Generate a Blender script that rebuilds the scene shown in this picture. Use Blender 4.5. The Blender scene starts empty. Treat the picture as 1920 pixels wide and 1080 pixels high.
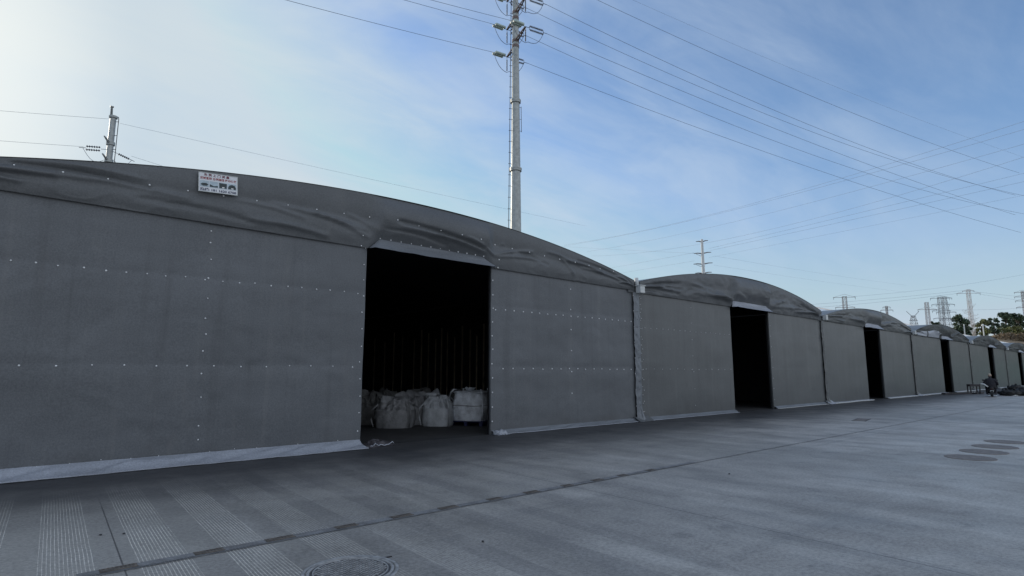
import bpy, bmesh, math, random
from mathutils import Vector, Matrix, noise
random.seed(7)
S = bpy.context.scene
COL = S.collection
PI = math.pi
rad = math.radians

# ------------------------------------------------------------------ helpers
def tag(o, label=None, cat=None, group=None, kind=None):
    if label: o['label'] = label
    if cat: o['category'] = cat
    if group: o['group'] = group
    if kind: o['kind'] = kind
    return o

def thing(name, label, cat, loc=(0, 0, 0), rotz=0, group=None):
    o = bpy.data.objects.new(name, None); COL.objects.link(o)
    o.location = loc; o.rotation_euler = (0, 0, rotz); o.empty_display_size = .2
    return tag(o, label, cat, group)

def link(name, me, mat=None, parent=None, smooth=False):
    o = bpy.data.objects.new(name, me); COL.objects.link(o)
    if mat: me.materials.append(mat)
    if smooth:
        for p in me.polygons: p.use_smooth = True
    if parent: o.parent = parent
    return o

def obj(name, bm, mat=None, parent=None, smooth=False):
    me = bpy.data.meshes.new(name)
    bm.normal_update(); bm.to_mesh(me); bm.free()
    return link(name, me, mat, parent, smooth)

def part(name, bm, mat, parent, smooth=False, world=True):
    """part built in world coordinates, moved into its parent's frame"""
    if world and parent:
        m = parent_matrix(parent).inverted()
        bmesh.ops.transform(bm, matrix=m, verts=bm.verts)
    return obj(name, bm, mat, parent, smooth)

def parent_matrix(o):
    M = Matrix.LocRotScale(o.location, o.rotation_euler, o.scale)
    return parent_matrix(o.parent) @ M if o.parent else M

def add_box(bm, c, s, rot=0, M=None, bev=0):
    r = bmesh.ops.create_cube(bm, size=1)
    vs = r['verts']
    mat = Matrix.Translation(c) @ Matrix.Rotation(rot, 4, 'Z') @ Matrix.Diagonal((*s, 1))
    if M is not None: mat = M @ mat
    bmesh.ops.transform(bm, matrix=mat, verts=vs)
    if bev:
        es = set(e for v in vs for e in v.link_edges)
        bmesh.ops.bevel(bm, geom=list(es), offset=bev, segments=2, affect='EDGES')
    return vs

def add_tube(bm, pts, r, n=8, cap=True, r1=None):
    pts = [Vector(p) for p in pts]
    rings = []
    N = len(pts)
    for i, p in enumerate(pts):
        t = (pts[min(i+1, N-1)] - pts[max(i-1, 0)]).normalized()
        a = t.orthogonal().normalized() if abs(t.z) > .95 else t.cross(Vector((0, 0, 1))).normalized()
        b = t.cross(a)
        rr = r if r1 is None else r + (r1-r)*i/max(1, N-1)
        if callable(r): rr = r(i/max(1, N-1))
        rings.append([bm.verts.new(p + a*math.cos(2*PI*k/n)*rr + b*math.sin(2*PI*k/n)*rr) for k in range(n)])
    for i in range(N-1):
        for k in range(n):
            bm.faces.new((rings[i][k], rings[i][(k+1) % n], rings[i+1][(k+1) % n], rings[i+1][k]))
    if cap:
        bm.faces.new(rings[0][::-1]); bm.faces.new(rings[-1])

def add_lathe(bm, prof, n=20, M=None):
    """profile of (radius, z)"""
    rings = []
    for r, z in prof:
        vs = [Vector((r*math.cos(2*PI*k/n), r*math.sin(2*PI*k/n), z)) for k in range(n)]
        if M is not None: vs = [M @ v for v in vs]
        rings.append([bm.verts.new(v) for v in vs])
    for i in range(len(rings)-1):
        for k in range(n):
            bm.faces.new((rings[i][k], rings[i][(k+1) % n], rings[i+1][(k+1) % n], rings[i+1][k]))
    bm.faces.new(rings[0][::-1]); bm.faces.new(rings[-1])

def add_grid(bm, nu, nv, fn, closed_u=False):
    g = [[bm.verts.new(fn(i/nu, j/nv)) for j in range(nv+1)] for i in range(nu+(0 if closed_u else 1))]
    M = len(g)
    for i in range(nu):
        for j in range(nv):
            a, b = g[i], g[(i+1) % M]
            try: bm.faces.new((a[j], b[j], b[j+1], a[j+1]))
            except ValueError: pass
    return g

def copy_tree(o, parent=None, kids=None):
    c = o.copy(); COL.objects.link(c); c.parent = parent
    for ch in KIDS.get(o.name, []) if kids is None else kids:
        copy_tree(ch, c)
    return c
KIDS = {}

def nz(x, y, z=0.0, s=1.0):
    return noise.noise(Vector((x*s, y*s, z)))

# ------------------------------------------------------------------ materials
class G:
    """tiny node-graph builder"""
    def __init__(self, name, world=False):
        if world:
            self.t = bpy.data.worlds.new(name)
        else:
            self.t = bpy.data.materials.new(name)
        self.t.use_nodes = True
        self.n = self.t.node_tree.nodes; self.l = self.t.node_tree.links
        if not world: self.b = self.n['Principled BSDF']
    def node(self, ty, **kw):
        nd = self.n.new(ty)
        for k, v in kw.items(): setattr(nd, k, v)
        return nd
    def put(self, sock, v):
        if isinstance(v, bpy.types.NodeSocket): self.l.new(v, sock)
        elif v is not None: sock.default_value = v
    def math(self, op, a, b=None, c=None, clamp=False):
        nd = self.node('ShaderNodeMath', operation=op, use_clamp=clamp)
        self.put(nd.inputs[0], a); self.put(nd.inputs[1], b)
        if c is not None: self.put(nd.inputs[2], c)
        return nd.outputs[0]
    def mix(self, f, a, b, blend='MIX'):
        nd = self.node('ShaderNodeMix', data_type='RGBA', blend_type=blend)
        self.put(nd.inputs[0], f)
        for s, v in ((nd.inputs[6], a), (nd.inputs[7], b)):
            if isinstance(v, tuple) and len(v) == 3: v = (*v, 1)
            self.put(s, v)
        return nd.outputs[2]
    def coord(self, which='Object', scale=(1, 1, 1), rot=(0, 0, 0), loc=(0, 0, 0)):
        tc = self.node('ShaderNodeTexCoord'); mp = self.node('ShaderNodeMapping')
        mp.inputs['Scale'].default_value = scale; mp.inputs['Rotation'].default_value = rot; mp.inputs['Location'].default_value = loc
        self.l.new(tc.outputs[which], mp.inputs[0]); return mp.outputs[0]
    def noise(self, vec, scale=1, detail=4, rough=.55, dist=0):
        nd = self.node('ShaderNodeTexNoise')
        self.put(nd.inputs['Vector'], vec)
        nd.inputs['Scale'].default_value = scale; nd.inputs['Detail'].default_value = detail
        nd.inputs['Roughness'].default_value = rough; nd.inputs['Distortion'].default_value = dist
        return nd.outputs[0]
    def ramp(self, f, stops):
        nd = self.node('ShaderNodeMapRange', interpolation_type='SMOOTHSTEP')
        self.put(nd.inputs[0], f)
        for i, v in enumerate(stops): nd.inputs[1+i].default_value = v
        return nd.outputs[0]
    def bump(self, h, strength=.3, dist=.01, normal=None):
        nd = self.node('ShaderNodeBump'); nd.inputs['Strength'].default_value = strength; nd.inputs['Distance'].default_value = dist
        self.put(nd.inputs['Height'], h)
        if normal is not None: self.l.new(normal, nd.inputs['Normal'])
        return nd.outputs[0]
    def out(self, color=None, rough=None, normal=None, metal=None, spec=None):
        if isinstance(color, tuple) and len(color) == 3: color = (*color, 1)
        self.put(self.b.inputs['Base Color'], color); self.put(self.b.inputs['Roughness'], rough)
        if normal is not None: self.put(self.b.inputs['Normal'], normal)
        if metal is not None: self.put(self.b.inputs['Metallic'], metal)
        if spec is not None: self.put(self.b.inputs['Specular IOR Level'], spec)
        return self.t

def mat_plain(name, col, rough=.6, var=.25, scale=6, metal=0, bump=.15, spec=.5):
    g = G(name); v = g.coord()
    n = g.noise(v, scale, 5, .6)
    f = g.ramp(n, (.25, .75, 1-var, 1+var))
    hsv = g.node('ShaderNodeHueSaturation'); hsv.inputs['Color'].default_value = (*col, 1); g.put(hsv.inputs['Value'], f)
    n2 = g.noise(v, scale*12, 3, .6)
    return g.out(hsv.outputs[0], rough, g.bump(n2, bump, .004), metal, spec)

def mat_tarp(name, col, rough=.5, grain=.22, spec=.5, dirt=1.0):
    """woven PVC tarpaulin: fine weave speckle, faint vertical weld bands, dust"""
    g = G(name); v = g.coord('Object')
    fine = g.noise(v, 38, 2, .75)
    fine2 = g.noise(v, 95, 2, .7)
    big = g.noise(g.coord('Object', (.35, .35, 1.2)), 1.0, 5, .6)
    dust = g.noise(g.coord('Object', (1.6, 1.6, .35)), 1.3, 6, .65)
    k = g.math('ADD', g.ramp(fine, (.3, .7, -grain, grain)), g.ramp(fine2, (.3, .7, -grain*.7, grain*.7)))
    k = g.math('ADD', k, g.ramp(big, (.3, .7, -.10, .10)))
    sx = g.node('ShaderNodeSeparateXYZ'); g.l.new(v, sx.inputs[0])
    # faint horizontal weld seams where cloth widths overlap (every ~1.6 m of height)
    zz = g.math('FRACT', g.math('DIVIDE', g.math('ADD', sx.outputs[2], -.1), 1.63))
    seam = g.ramp(g.math('ABSOLUTE', g.math('SUBTRACT', zz, .5)), (.46, .5, 0, .07))
    k = g.math('ADD', k, seam)
    val = g.math('ADD', k, 1.0)
    hsv = g.node('ShaderNodeHueSaturation'); hsv.inputs['Color'].default_value = (*col, 1); g.put(hsv.inputs['Value'], val)
    c = g.mix(g.ramp(dust, (.55, .8, 0, .22)), hsv.outputs[0], (.22, .215, .21))
    streak = g.noise(g.coord('Object', (3.2, 3.2, .10)), 1.0, 5, .6)
    c = g.mix(g.ramp(streak, (.54, .74, 0, .16*dirt)), c, (.24, .24, .24))
    c = g.mix(g.ramp(streak, (.46, .28, 0, .30*dirt)), c, (.055, .057, .062))
    low = g.math('ADD', sx.outputs[2], g.math('MULTIPLY', g.noise(v, 1.4, 5, .65), 1.1))
    c = g.mix(g.ramp(low, (1.05, .35, 0, .38*dirt)), c, (.07, .068, .066))
    scuff = g.math('MULTIPLY', g.ramp(g.noise(g.coord('Object', (2.2, 2.2, 4.5), (0, .5, 0)), 1.6, 7, .72), (.69, .74, 0, .55)), g.ramp(sx.outputs[2], (2.6, .4, 0, 1)))
    c = g.mix(scuff, c, (.03, .03, .034))
    nb = g.bump(fine, .25, .004)
    nb = g.bump(g.noise(g.coord('Object', (1, 1, .6)), 2.2, 4, .55), .35, .03, nb)
    return g.out(c, rough, nb, 0, spec)

TARP = mat_tarp('tarpaulin_blue_grey', (.120, .129, .142), .50, .14)
TARP2 = mat_tarp('tarpaulin_grey', (.100, .107, .112), .40, .13)
TARPV = mat_tarp('tarpaulin_valance', (.118, .125, .133), .52, .13, .4, .4)
TARPG2 = mat_tarp('tarpaulin_far_gable_dark', (.078, .084, .084), .62, .13, .25, .4)
TARPG = mat_tarp('tarpaulin_far_gable', (.118, .125, .127), .50, .13, .4, .4)
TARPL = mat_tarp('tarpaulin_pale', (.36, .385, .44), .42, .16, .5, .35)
TARPM = mat_tarp('tarpaulin_mid_grey', (.175, .19, .213), .45, .14, .5, .3)
SHADETARP = mat_plain('tarpaulin_inside_shade', (.02, .021, .024), .75)  # near-black colour stands for the shade inside the tents
FLOORM = mat_plain('shade_dark_floor', (.022, .023, .026), .8, .4, 2)  # floor colour blackened to carry the indoor shade
MASTW = mat_plain('mast_weathered_white', (.50, .47, .46), .6, .2, 2)
COLUMN = mat_plain('pale_timber', (.38, .33, .26), .6, .25, 3)
RIVET = mat_plain('white_stud', (.82, .83, .85), .35, .05, 40, 0, .05)
STEEL = mat_plain('galvanised_steel', (.40, .42, .41), .5, .18, 3, .35)
STEELD = mat_plain('dark_steel', (.06, .055, .06), .5, .2, 5, .3)
RUSTARM = mat_plain('rust_primer_steel', (.20, .155, .15), .65, .3, 5)
GLASSG = mat_plain('green_glass_insulator', (.50, .60, .55), .2, .1, 10, 0, .02, .8)
PORC = mat_plain('dark_porcelain', (.09, .10, .13), .3, .15, 10)
WIREF = mat_plain('pale_wire', (.26, .33, .43), .6, .1, 2)
WIRE = mat_plain('weathered_wire', (.10, .13, .19), .6, .1, 2)
LATT = mat_plain('pylon_steel_rosy', (.25, .21, .21), .6, .2, 2)
LATT2 = mat_plain('pylon_steel_grey', (.22, .23, .25), .6, .2, 2)
PVCW = mat_plain('white_pvc', (.62, .64, .64), .45, .12, 6)
BLACK = mat_plain('black_plastic', (.02, .02, .022), .5, .3, 8)
RUBBER = mat_plain('black_rubber', (.015, .015, .016), .7, .3, 12)
BLUEP = mat_plain('blue_plastic', (.012, .016, .07), .5, .2, 8)
SHED = mat_plain('pale_shed_sheeting', (.92, .93, .92), .55, .08, .6)
SHEDTRIM = mat_plain('cream_roof_trim', (.85, .78, .70), .55, .08, .6)
PAPER = mat_plain('white_paper', (.82, .82, .80), .7, .08, 10)
CLOTHK = mat_plain('black_jacket_cloth', (.022, .021, .028), .85, .35, 14, 0, .4)
TROUS = mat_plain('dark_trousers', (.018, .018, .024), .85, .3, 14, 0, .4)
SKIN = mat_plain('skin', (.50, .33, .25), .55, .08, 20)
HAIR = mat_plain('sandy_cap', (.45, .37, .30), .8, .2, 30)
IRON = mat_plain('cast_iron', (.36, .36, .36), .5, .35, 14, .1, .5)
IROND = mat_plain('dark_cast_iron', (.075, .075, .078), .6, .35, 9, .1, .4)
RUSTY = mat_plain('rusty_iron', (.18, .155, .138), .65, .35, 9, .1, .4)
RUSTD = mat_plain('rust_grate', (.135, .116, .098), .7, .45, 12, .05, .5)
STONE = mat_plain('small_stone', (.05, .05, .055), .8, .3, 20)

def mat_bag(name, col):
    g = G(name); v = g.coord()
    w = g.node('ShaderNodeTexWave', wave_type='BANDS', bands_direction='Z'); g.put(w.inputs[0], v); w.inputs['Scale'].default_value = 60
    n = g.noise(v, 3, 6, .65)
    c = g.mix(g.ramp(n, (.35, .7, 0, .75)), col, tuple(x*.42 for x in col))
    nb = g.bump(w.outputs[1], .15, .004)
    nb = g.bump(g.noise(v, 7, 5, .6), .6, .05, nb)
    return g.out(c, .6, nb)
BAGW = mat_bag('woven_sack_white', (.80, .84, .90))
BAGG = mat_bag('woven_sack_grey', (.29, .29, .30))
BAGM = mat_bag('woven_sack_mid', (.52, .54, .57))
BAGD = mat_bag('woven_sack_dark', (.16, .157, .152))  # darkest sack tone, for the leftmost and back-row bags

# concrete yard -----------------------------------------------------------
def mat_concrete():
    g = G('grooved_concrete'); v = g.coord('Object')
    sx = g.node('ShaderNodeSeparateXYZ'); g.l.new(v, sx.inputs[0])
    X, Y = sx.outputs[0], sx.outputs[1]
    big = g.noise(v, .22, 5, .6)
    mid = g.noise(v, 1.1, 6, .62)
    fine = g.noise(v, 26, 4, .7)
    grit = g.noise(v, 120, 2, .7)
    sweep = g.noise(g.coord('Object', (1.25, .42, 1), (0, 0, rad(-2.3))), 1.0, 5, .6, .4)   # broom and tyre sweeps across the yard
    drag = g.noise(g.coord('Object', (.05, .9, 1), (0, 0, rad(4))), 1.0, 4, .6)
    col = g.mix(g.ramp(big, (.3, .7, 0, 1)), (.27, .264, .255), (.45, .44, .425))
    pale = g.math('MULTIPLY', g.ramp(X, (4, 15, 0, 1)), g.math('MULTIPLY', g.ramp(Y, (-1.8, -4.2, 0, 1)), g.ramp(g.noise(v, .35, 5, .6), (.32, .62, .15, 1))))
    col = g.mix(g.math('MULTIPLY', pale, .58), col, (.60, .59, .575))  # sheen towards the right painted in as paler concrete
    col = g.mix(g.ramp(g.noise(v, .11, 4, .55), (.50, .66, 0, .45)), col, (.185, .19, .18))
    blot = g.noise(v, 2.7, 8, .74, .3)
    col = g.mix(g.ramp(blot, (.53, .66, 0, .45)), col, (.15, .147, .143))
    col = g.mix(g.ramp(g.noise(v, 7.0, 6, .7), (.60, .72, 0, .35)), col, (.55, .54, .52))
    tyre = g.noise(g.coord('Object', (.045, 1.9, 1), (0, 0, rad(3))), 1.0, 5, .65, .25)
    col = g.mix(g.ramp(tyre, (.55, .70, 0, .38)), col, (.16, .163, .17))
    col = g.mix(g.ramp(mid, (.35, .75, 0, .55)), col, (.25, .25, .255))
    col = g.mix(g.ramp(sweep, (.52, .70, 0, .42)), col, (.58, .575, .56))
    col = g.mix(g.ramp(sweep, (.50, .32, 0, .50)), col, (.19, .188, .185))
    col = g.mix(g.ramp(drag, (.56, .75, 0, .22)), col, (.46, .46, .46))
    # raised anti-slip grooves in bands that run across the yard
    xp = g.math('SUBTRACT', X, g.math('MULTIPLY', g.math('ADD', Y, 6.0), .041))
    q = g.math('FRACT', g.math('DIVIDE', g.math('SUBTRACT', xp, .29), .675))
    band = g.math('MULTIPLY', g.ramp(q, (.0, .012, 0, 1)), g.ramp(q, (.588, .60, 1, 0)))
    wob = g.math('MULTIPLY', g.math('SUBTRACT', g.noise(v, 2.5, 3), .5), .012)
    s = g.math('SINE', g.math('MULTIPLY', g.math('ADD', xp, wob), 2*PI/.0289))
    ridge = g.ramp(s, (.45, .95, 0, 1))
    fy = g.math('MULTIPLY', g.ramp(Y, (-1.3, -3.4, 0, 1)), g.ramp(Y, (-9.5, -7.3, 0, 1)))
    fx = g.ramp(X, (1.3, 3.9, 1, .06))
    wear = g.math('MULTIPLY', g.ramp(g.noise(v, 1.7, 5, .65), (.30, .60, .25, 1)), g.ramp(g.noise(v, 14, 3, .6), (.32, .5, .35, 1)))
    m = g.math('MULTIPLY', g.math('MULTIPLY', band, fy), g.math('MULTIPLY', fx, wear))
    ridgem = g.math('MULTIPLY', m, ridge)
    bandt = g.math('MULTIPLY', g.math('MULTIPLY', g.math('SUBTRACT', 1.0, band), g.ramp(Y, (-.6, -2.2, 0, 1))), g.ramp(X, (4, 10, .34, .05)))
    col = g.mix(g.math('MULTIPLY', bandt, g.ramp(g.noise(v, .8, 5, .65), (.36, .60, .15, 1))), col, (.15, .15, .158))
    gapm = g.math('MULTIPLY', m, g.math('SUBTRACT', 1.0, ridge))
    col = g.mix(g.math('MULTIPLY', gapm, .18), col, (.13, .13, .14))
    col = g.mix(g.math('MULTIPLY', ridgem, .92), col, (.84, .83, .79))  # sky glints on the worn ridges put into their colour
    nearl = g.math('MULTIPLY', g.ramp(X, (2.9, .2, 0, 1)), g.ramp(Y, (-1.6, -4.2, 0, 1)))
    col = g.mix(g.math('MULTIPLY', nearl, .60), col, g.mix(ridgem, (.47, .465, .45), (.98, .97, .93)))  # light past the tent's end painted in as paler ground
    # painted shade: colour darkens towards the tent walls, edge broken by noise
    wallshade = g.math('ADD', g.math('MULTIPLY', g.math('SUBTRACT', g.noise(g.coord('Object', (.45, .9, 1)), 1.0, 6, .62), .5), 2.6), Y)
    col = g.mix(g.ramp(wallshade, (-4.9, -.7, 0, .95)), col, (.036, .039, .046))
    # slab joints
    j = g.math('ABSOLUTE', g.math('SUBTRACT', g.math('FRACT', g.math('DIVIDE', g.math('SUBTRACT', xp, .87-2.7), 5.4)), .5))
    jm = g.math('MULTIPLY', g.ramp(j, (.0014, .0008, 0, .75)), g.ramp(Y, (-2.3, -3.6, .08, 1)))
    col = g.mix(jm, col, (.05, .05, .055))
    # dark oil spots
    spots = g.node('ShaderNodeTexVoronoi'); g.put(spots.inputs['Vector'], v); spots.inputs['Scale'].default_value = .55
    sp = g.ramp(spots.outputs['Distance'], (.09, .03, 0, .35))
    col = g.mix(sp, col, (.07, .07, .075))
    col = g.mix(1.0, col, (.95, .915, .865), 'MULTIPLY')
    hsv = g.node('ShaderNodeHueSaturation'); g.l.new(col, hsv.inputs['Color'])
    g.put(hsv.inputs['Value'], g.math('ADD', g.ramp(fine, (.3, .7, .76, 1.22)), g.ramp(grit, (.3, .7, -.16, .16))))
    r = g.math('ADD', g.ramp(mid, (.3, .7, .44, .62)), g.math('MULTIPLY', ridgem, -.05))
    nb = g.bump(fine, .35, .004)
    nb = g.bump(mid, .2, .02, nb)
    nb = g.bump(g.math('SUBTRACT', ridgem, g.math('MULTIPLY', jm, 1.0)), .8, .006, nb)
    return g.out(hsv.outputs[0], r, nb, 0, .5)
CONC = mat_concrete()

def mat_channel():
    g = G('drain_channel_dirt'); v = g.coord('Object')
    n = g.noise(v, 5, 6, .65); f = g.noise(v, 60, 3, .7)
    c = g.mix(g.ramp(n, (.35, .65, 0, 1)), (.15, .145, .142), (.25, .25, .252))
    hsv = g.node('ShaderNodeHueSaturation'); g.l.new(c, hsv.inputs['Color']); g.put(hsv.inputs['Value'], g.ramp(f, (.3, .7, .75, 1.2)))
    return g.out(hsv.outputs[0], .7, g.bump(f, .4, .005))
CHAN = mat_channel()
JOINT = mat_plain('joint_filler', (.135, .135, .138), .8, .4, 9)

def mat_leaf(name, col):
    g = G(name); oi = g.node('ShaderNodeNewGeometry')
    v = g.coord('Object'); n = g.noise(v, .6, 3, .6)
    hsv = g.node('ShaderNodeHueSaturation'); hsv.inputs['Color'].default_value = (*col, 1)
    g.put(hsv.inputs['Value'], g.math('ADD', g.ramp(n, (.3, .7, .5, 1.4)), g.math('MULTIPLY', g.math('SUBTRACT', oi.outputs['Random Per Island'], .5), .7)))
    return g.out(hsv.outputs[0], .6)
LEAFD = mat_leaf('foliage_dark', (.058, .092, .052))
LEAFO = mat_leaf('foliage_olive', (.14, .15, .055))
LEAFB = mat_leaf('brush_brown', (.17, .125, .075))
BARK = mat_plain('bark', (.12, .10, .085), .9, .3, 2)
BARKP = mat_plain('pale_bark', (.36, .33, .30), .9, .3, 2)
SOIL = mat_plain('dry_slope', (.17, .13, .085), .95, .4, .1)

# ------------------------------------------------------------------ camera
CAMLOC = Vector((0, -12, 1.65)); FPX = 1080.0
TILT = math.atan(155/FPX); TH = math.atan(1270/math.hypot(FPX, 155))
cam = bpy.data.cameras.new('camera'); cam.sensor_fit = 'HORIZONTAL'; cam.sensor_width = 36; cam.lens = 36*FPX/1920
cam.clip_start = .05; cam.clip_end = 6000
co = bpy.data.objects.new('camera', cam); COL.objects.link(co); S.camera = co
Hd = Vector((math.cos(TH), math.sin(TH), 0))
fwd = Hd*math.cos(TILT) + Vector((0, 0, math.sin(TILT)))
co.location = CAMLOC; co.rotation_euler = fwd.to_track_quat('-Z', 'Y').to_euler()
RT = Vector((math.sin(TH), -math.cos(TH), 0)); UP = RT.cross(fwd)
def at(x, y, d):
    """point seen at pixel x,y of the photograph, d metres deep"""
    return CAMLOC + (fwd + RT*((x-960)/FPX) - UP*((y-540)/FPX))*d

# ------------------------------------------------------------------ light
SUN_AZ, SUN_EL = 103.0, 20.0          # azimuth from +X towards +Y
sd = Vector((math.cos(rad(SUN_AZ))*math.cos(rad(SUN_EL)), math.sin(rad(SUN_AZ))*math.cos(rad(SUN_EL)), math.sin(rad(SUN_EL))))
sun = bpy.data.lights.new('sun', 'SUN'); sun.energy = 2.6; sun.angle = rad(.5); sun.color = (1, .90, .76)
so = bpy.data.objects.new('sun', sun); COL.objects.link(so); so.rotation_euler = (-sd).to_track_quat('-Z', 'Y').to_euler(); so.location = (0, 40, 60)

def make_world():
    g = G('World', True); S.world = g.t
    bg = g.n['Background']
    sky = g.node('ShaderNodeTexSky', sky_type='NISHITA'); sky.sun_disc = False
    sky.sun_elevation = rad(SUN_EL); sky.sun_rotation = rad(90-SUN_AZ)
    sky.air_density = 1.0; sky.dust_density = .9; sky.ozone_density = 2.2; sky.altitude = 300
    tc = g.node('ShaderNodeTexCoord'); D = tc.outputs['Generated']
    sx = g.node('ShaderNodeSeparateXYZ'); g.l.new(D, sx.inputs[0])
    z = sx.outputs[2]
    dot = g.node('ShaderNodeVectorMath', operation='DOT_PRODUCT'); g.l.new(D, dot.inputs[0]); dot.inputs[1].default_value = sd
    cs = dot.outputs['Value']
    # clouds laid on a high flat layer: direction divided by its height
    zz = g.math('ADD', g.math('MAXIMUM', z, 0.0), .14)
    px = g.math('DIVIDE', sx.outputs[0], zz); py = g.math('DIVIDE', sx.outputs[1], zz)
    cv = g.node('ShaderNodeCombineXYZ'); g.put(cv.inputs[0], px); g.put(cv.inputs[1], py)
    mp = g.node('ShaderNodeMapping'); g.l.new(cv.outputs[0], mp.inputs[0]); mp.inputs['Rotation'].default_value = (0, 0, rad(35)); mp.inputs['Scale'].default_value = (.42, .95, 1)
    n1 = g.noise(mp.outputs[0], 1.0, 7, .56, .5)
    n2 = g.noise(mp.outputs[0], 3.6, 6, .6, .8)
    c = g.math('ADD', g.math('MULTIPLY', n1, .75), g.math('MULTIPLY', n2, .25))
    near = g.ramp(cs, (.45, .95, 0, 1))
    thr = g.math('ADD', c, g.math('MULTIPLY', near, .08))
    cloud = g.ramp(thr, (.40, .70, 0, 1))
    amt = g.math('MULTIPLY', cloud, g.ramp(cs, (-.1, .80, .42, .92)))
    # unseen bright cloud sheet, added behind the camera as fill light
    back = g.ramp(sx.outputs[1], (-.02, -.45, 0, .85))
    amt = g.math('MAXIMUM', amt, g.math('MULTIPLY', back, g.ramp(n1, (.30, .55, .55, 1))))
    haze = g.ramp(z, (.0, .38, .60, 0))
    skyc = g.mix(1.0, sky.outputs[0], (1.05, 1.15, 1.25), 'MULTIPLY')
    skyc = g.mix(1.0, skyc, (3.7, 4.5, 5.2), 'DARKEN')
    base = g.mix(haze, skyc, (3.2, 3.6, 4.15))
    whi = g.mix(back, g.mix(near, (3.7, 4.45, 5.4), (4.3, 4.85, 5.15)), (5.6, 5.9, 6.3))
    col = g.mix(amt, base, whi)
    glow = g.ramp(cs, (.945, 1.0, 0, .9))
    col = g.mix(g.math('MULTIPLY', glow, .85), col, (6.6, 6.75, 6.4))
    g.l.new(col, bg.inputs[0]); bg.inputs[1].default_value = .15
make_world()

# ------------------------------------------------------------------ ground
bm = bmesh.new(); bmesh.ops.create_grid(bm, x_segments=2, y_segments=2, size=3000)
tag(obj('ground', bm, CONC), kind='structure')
DY = -5.95
bm = bmesh.new(); add_grid(bm, 120, 1, lambda u, v: Vector((.55+u*9.0, DY-.06+v*.12+.006*nz(u*40, v*3), .004)))
tag(obj('drain_channel', bm, CHAN), kind='structure')
bm = bmesh.new(); add_grid(bm, 900, 1, lambda u, v: Vector((-2+u*82, DY-.105+(v-.5)*(.022+.012*nz(u*600, 3))+.018*nz(u*160, 1)+(u*82)*.004, .008)))
tag(obj('expansion_joint', bm, JOINT), kind='structure')
# rusty grates let into the channel, one between every two grooved bands
gx0 = .70
for k in range(12):
    x0 = gx0 + k*.675 + (.0, .03, -.02, .02, .0, -.03, .04, .0, .05, .02, -.02, .03)[k]; w = (.27, .25, .28, .24, .27, .26, .22, .25, .20, .22, .18, .20)[k]
    t = thing('drain_grate', 'rusty drain grate, %s' % (
        ['at the near end of the channel beside the grooved bands', 'second from the near end of the channel', 'third from the near end of the channel', 'fourth from the near end, left of the manhole',
         'fifth from the near end, above the manhole', 'sixth from the near end, just past the manhole', 'seventh from the near end of the channel', 'eighth from the near end of the channel',
         'fourth from the far end of the row', 'third from the far end of the row', 'second from the far end of the row', 'farthest one where the channel turns into a crack'][k]), 'grate', (x0+w/2, DY, .006), 0, 'grates along the yard drain')
    bm = bmesh.new()
    for i in range(9): add_box(bm, (-w/2+.015+i*(w-.03)/8, 0, .002), (.013, .070, .005))
    for s in (-1, 1): add_box(bm, (0, s*.040, .0022), (w, .010, .0055))
    obj('bars', bm, RUSTD, t)
    bm = bmesh.new(); add_box(bm, (0, 0, .0002), (w-.002, .070, .001)); obj('silt', bm, RUSTD, t)

# ------------------------------------------------------------------ tents
TENTS = [  # xl, xr, eave, peak, valance bottom left/right, door left/right
    (-2.00, 15.68, 4.66, 5.70, 4.50, 4.34, 5.92, 9.57),
    (15.95, 31.00, 4.66, 5.56, 4.28, 4.20, 22.08, 25.40),
    (31.18, 45.68, 4.42, 5.22, 4.19, 4.07, 37.05, 39.75),
    (45.85, 61.42, 4.20, 5.10, 4.05, 3.97, 52.88, 55.40),
    (61.58, 76.25, 4.02, 4.86, 3.90, 3.74, 68.60, 70.95),
    (76.42, 91.50, 3.88, 4.68, 3.70, 3.58, 83.00, 85.30)]
DEPTH = 22.0
TLAB = ['nearest grey tarpaulin tent, notice board on its gable and bulk bags in its doorway',
        'second grey tarpaulin tent in the row, right of the one with the notice board',
        'third grey tarpaulin tent in the row, its gable cloth creased above the doorway',
        'fourth grey tarpaulin tent in the row, with two pale patches on its gable',
        'fifth small grey tarpaulin tent, standing behind the rider and the low black table',
        'last grey tarpaulin tent, cut off by the right edge behind the black sacks']

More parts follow.
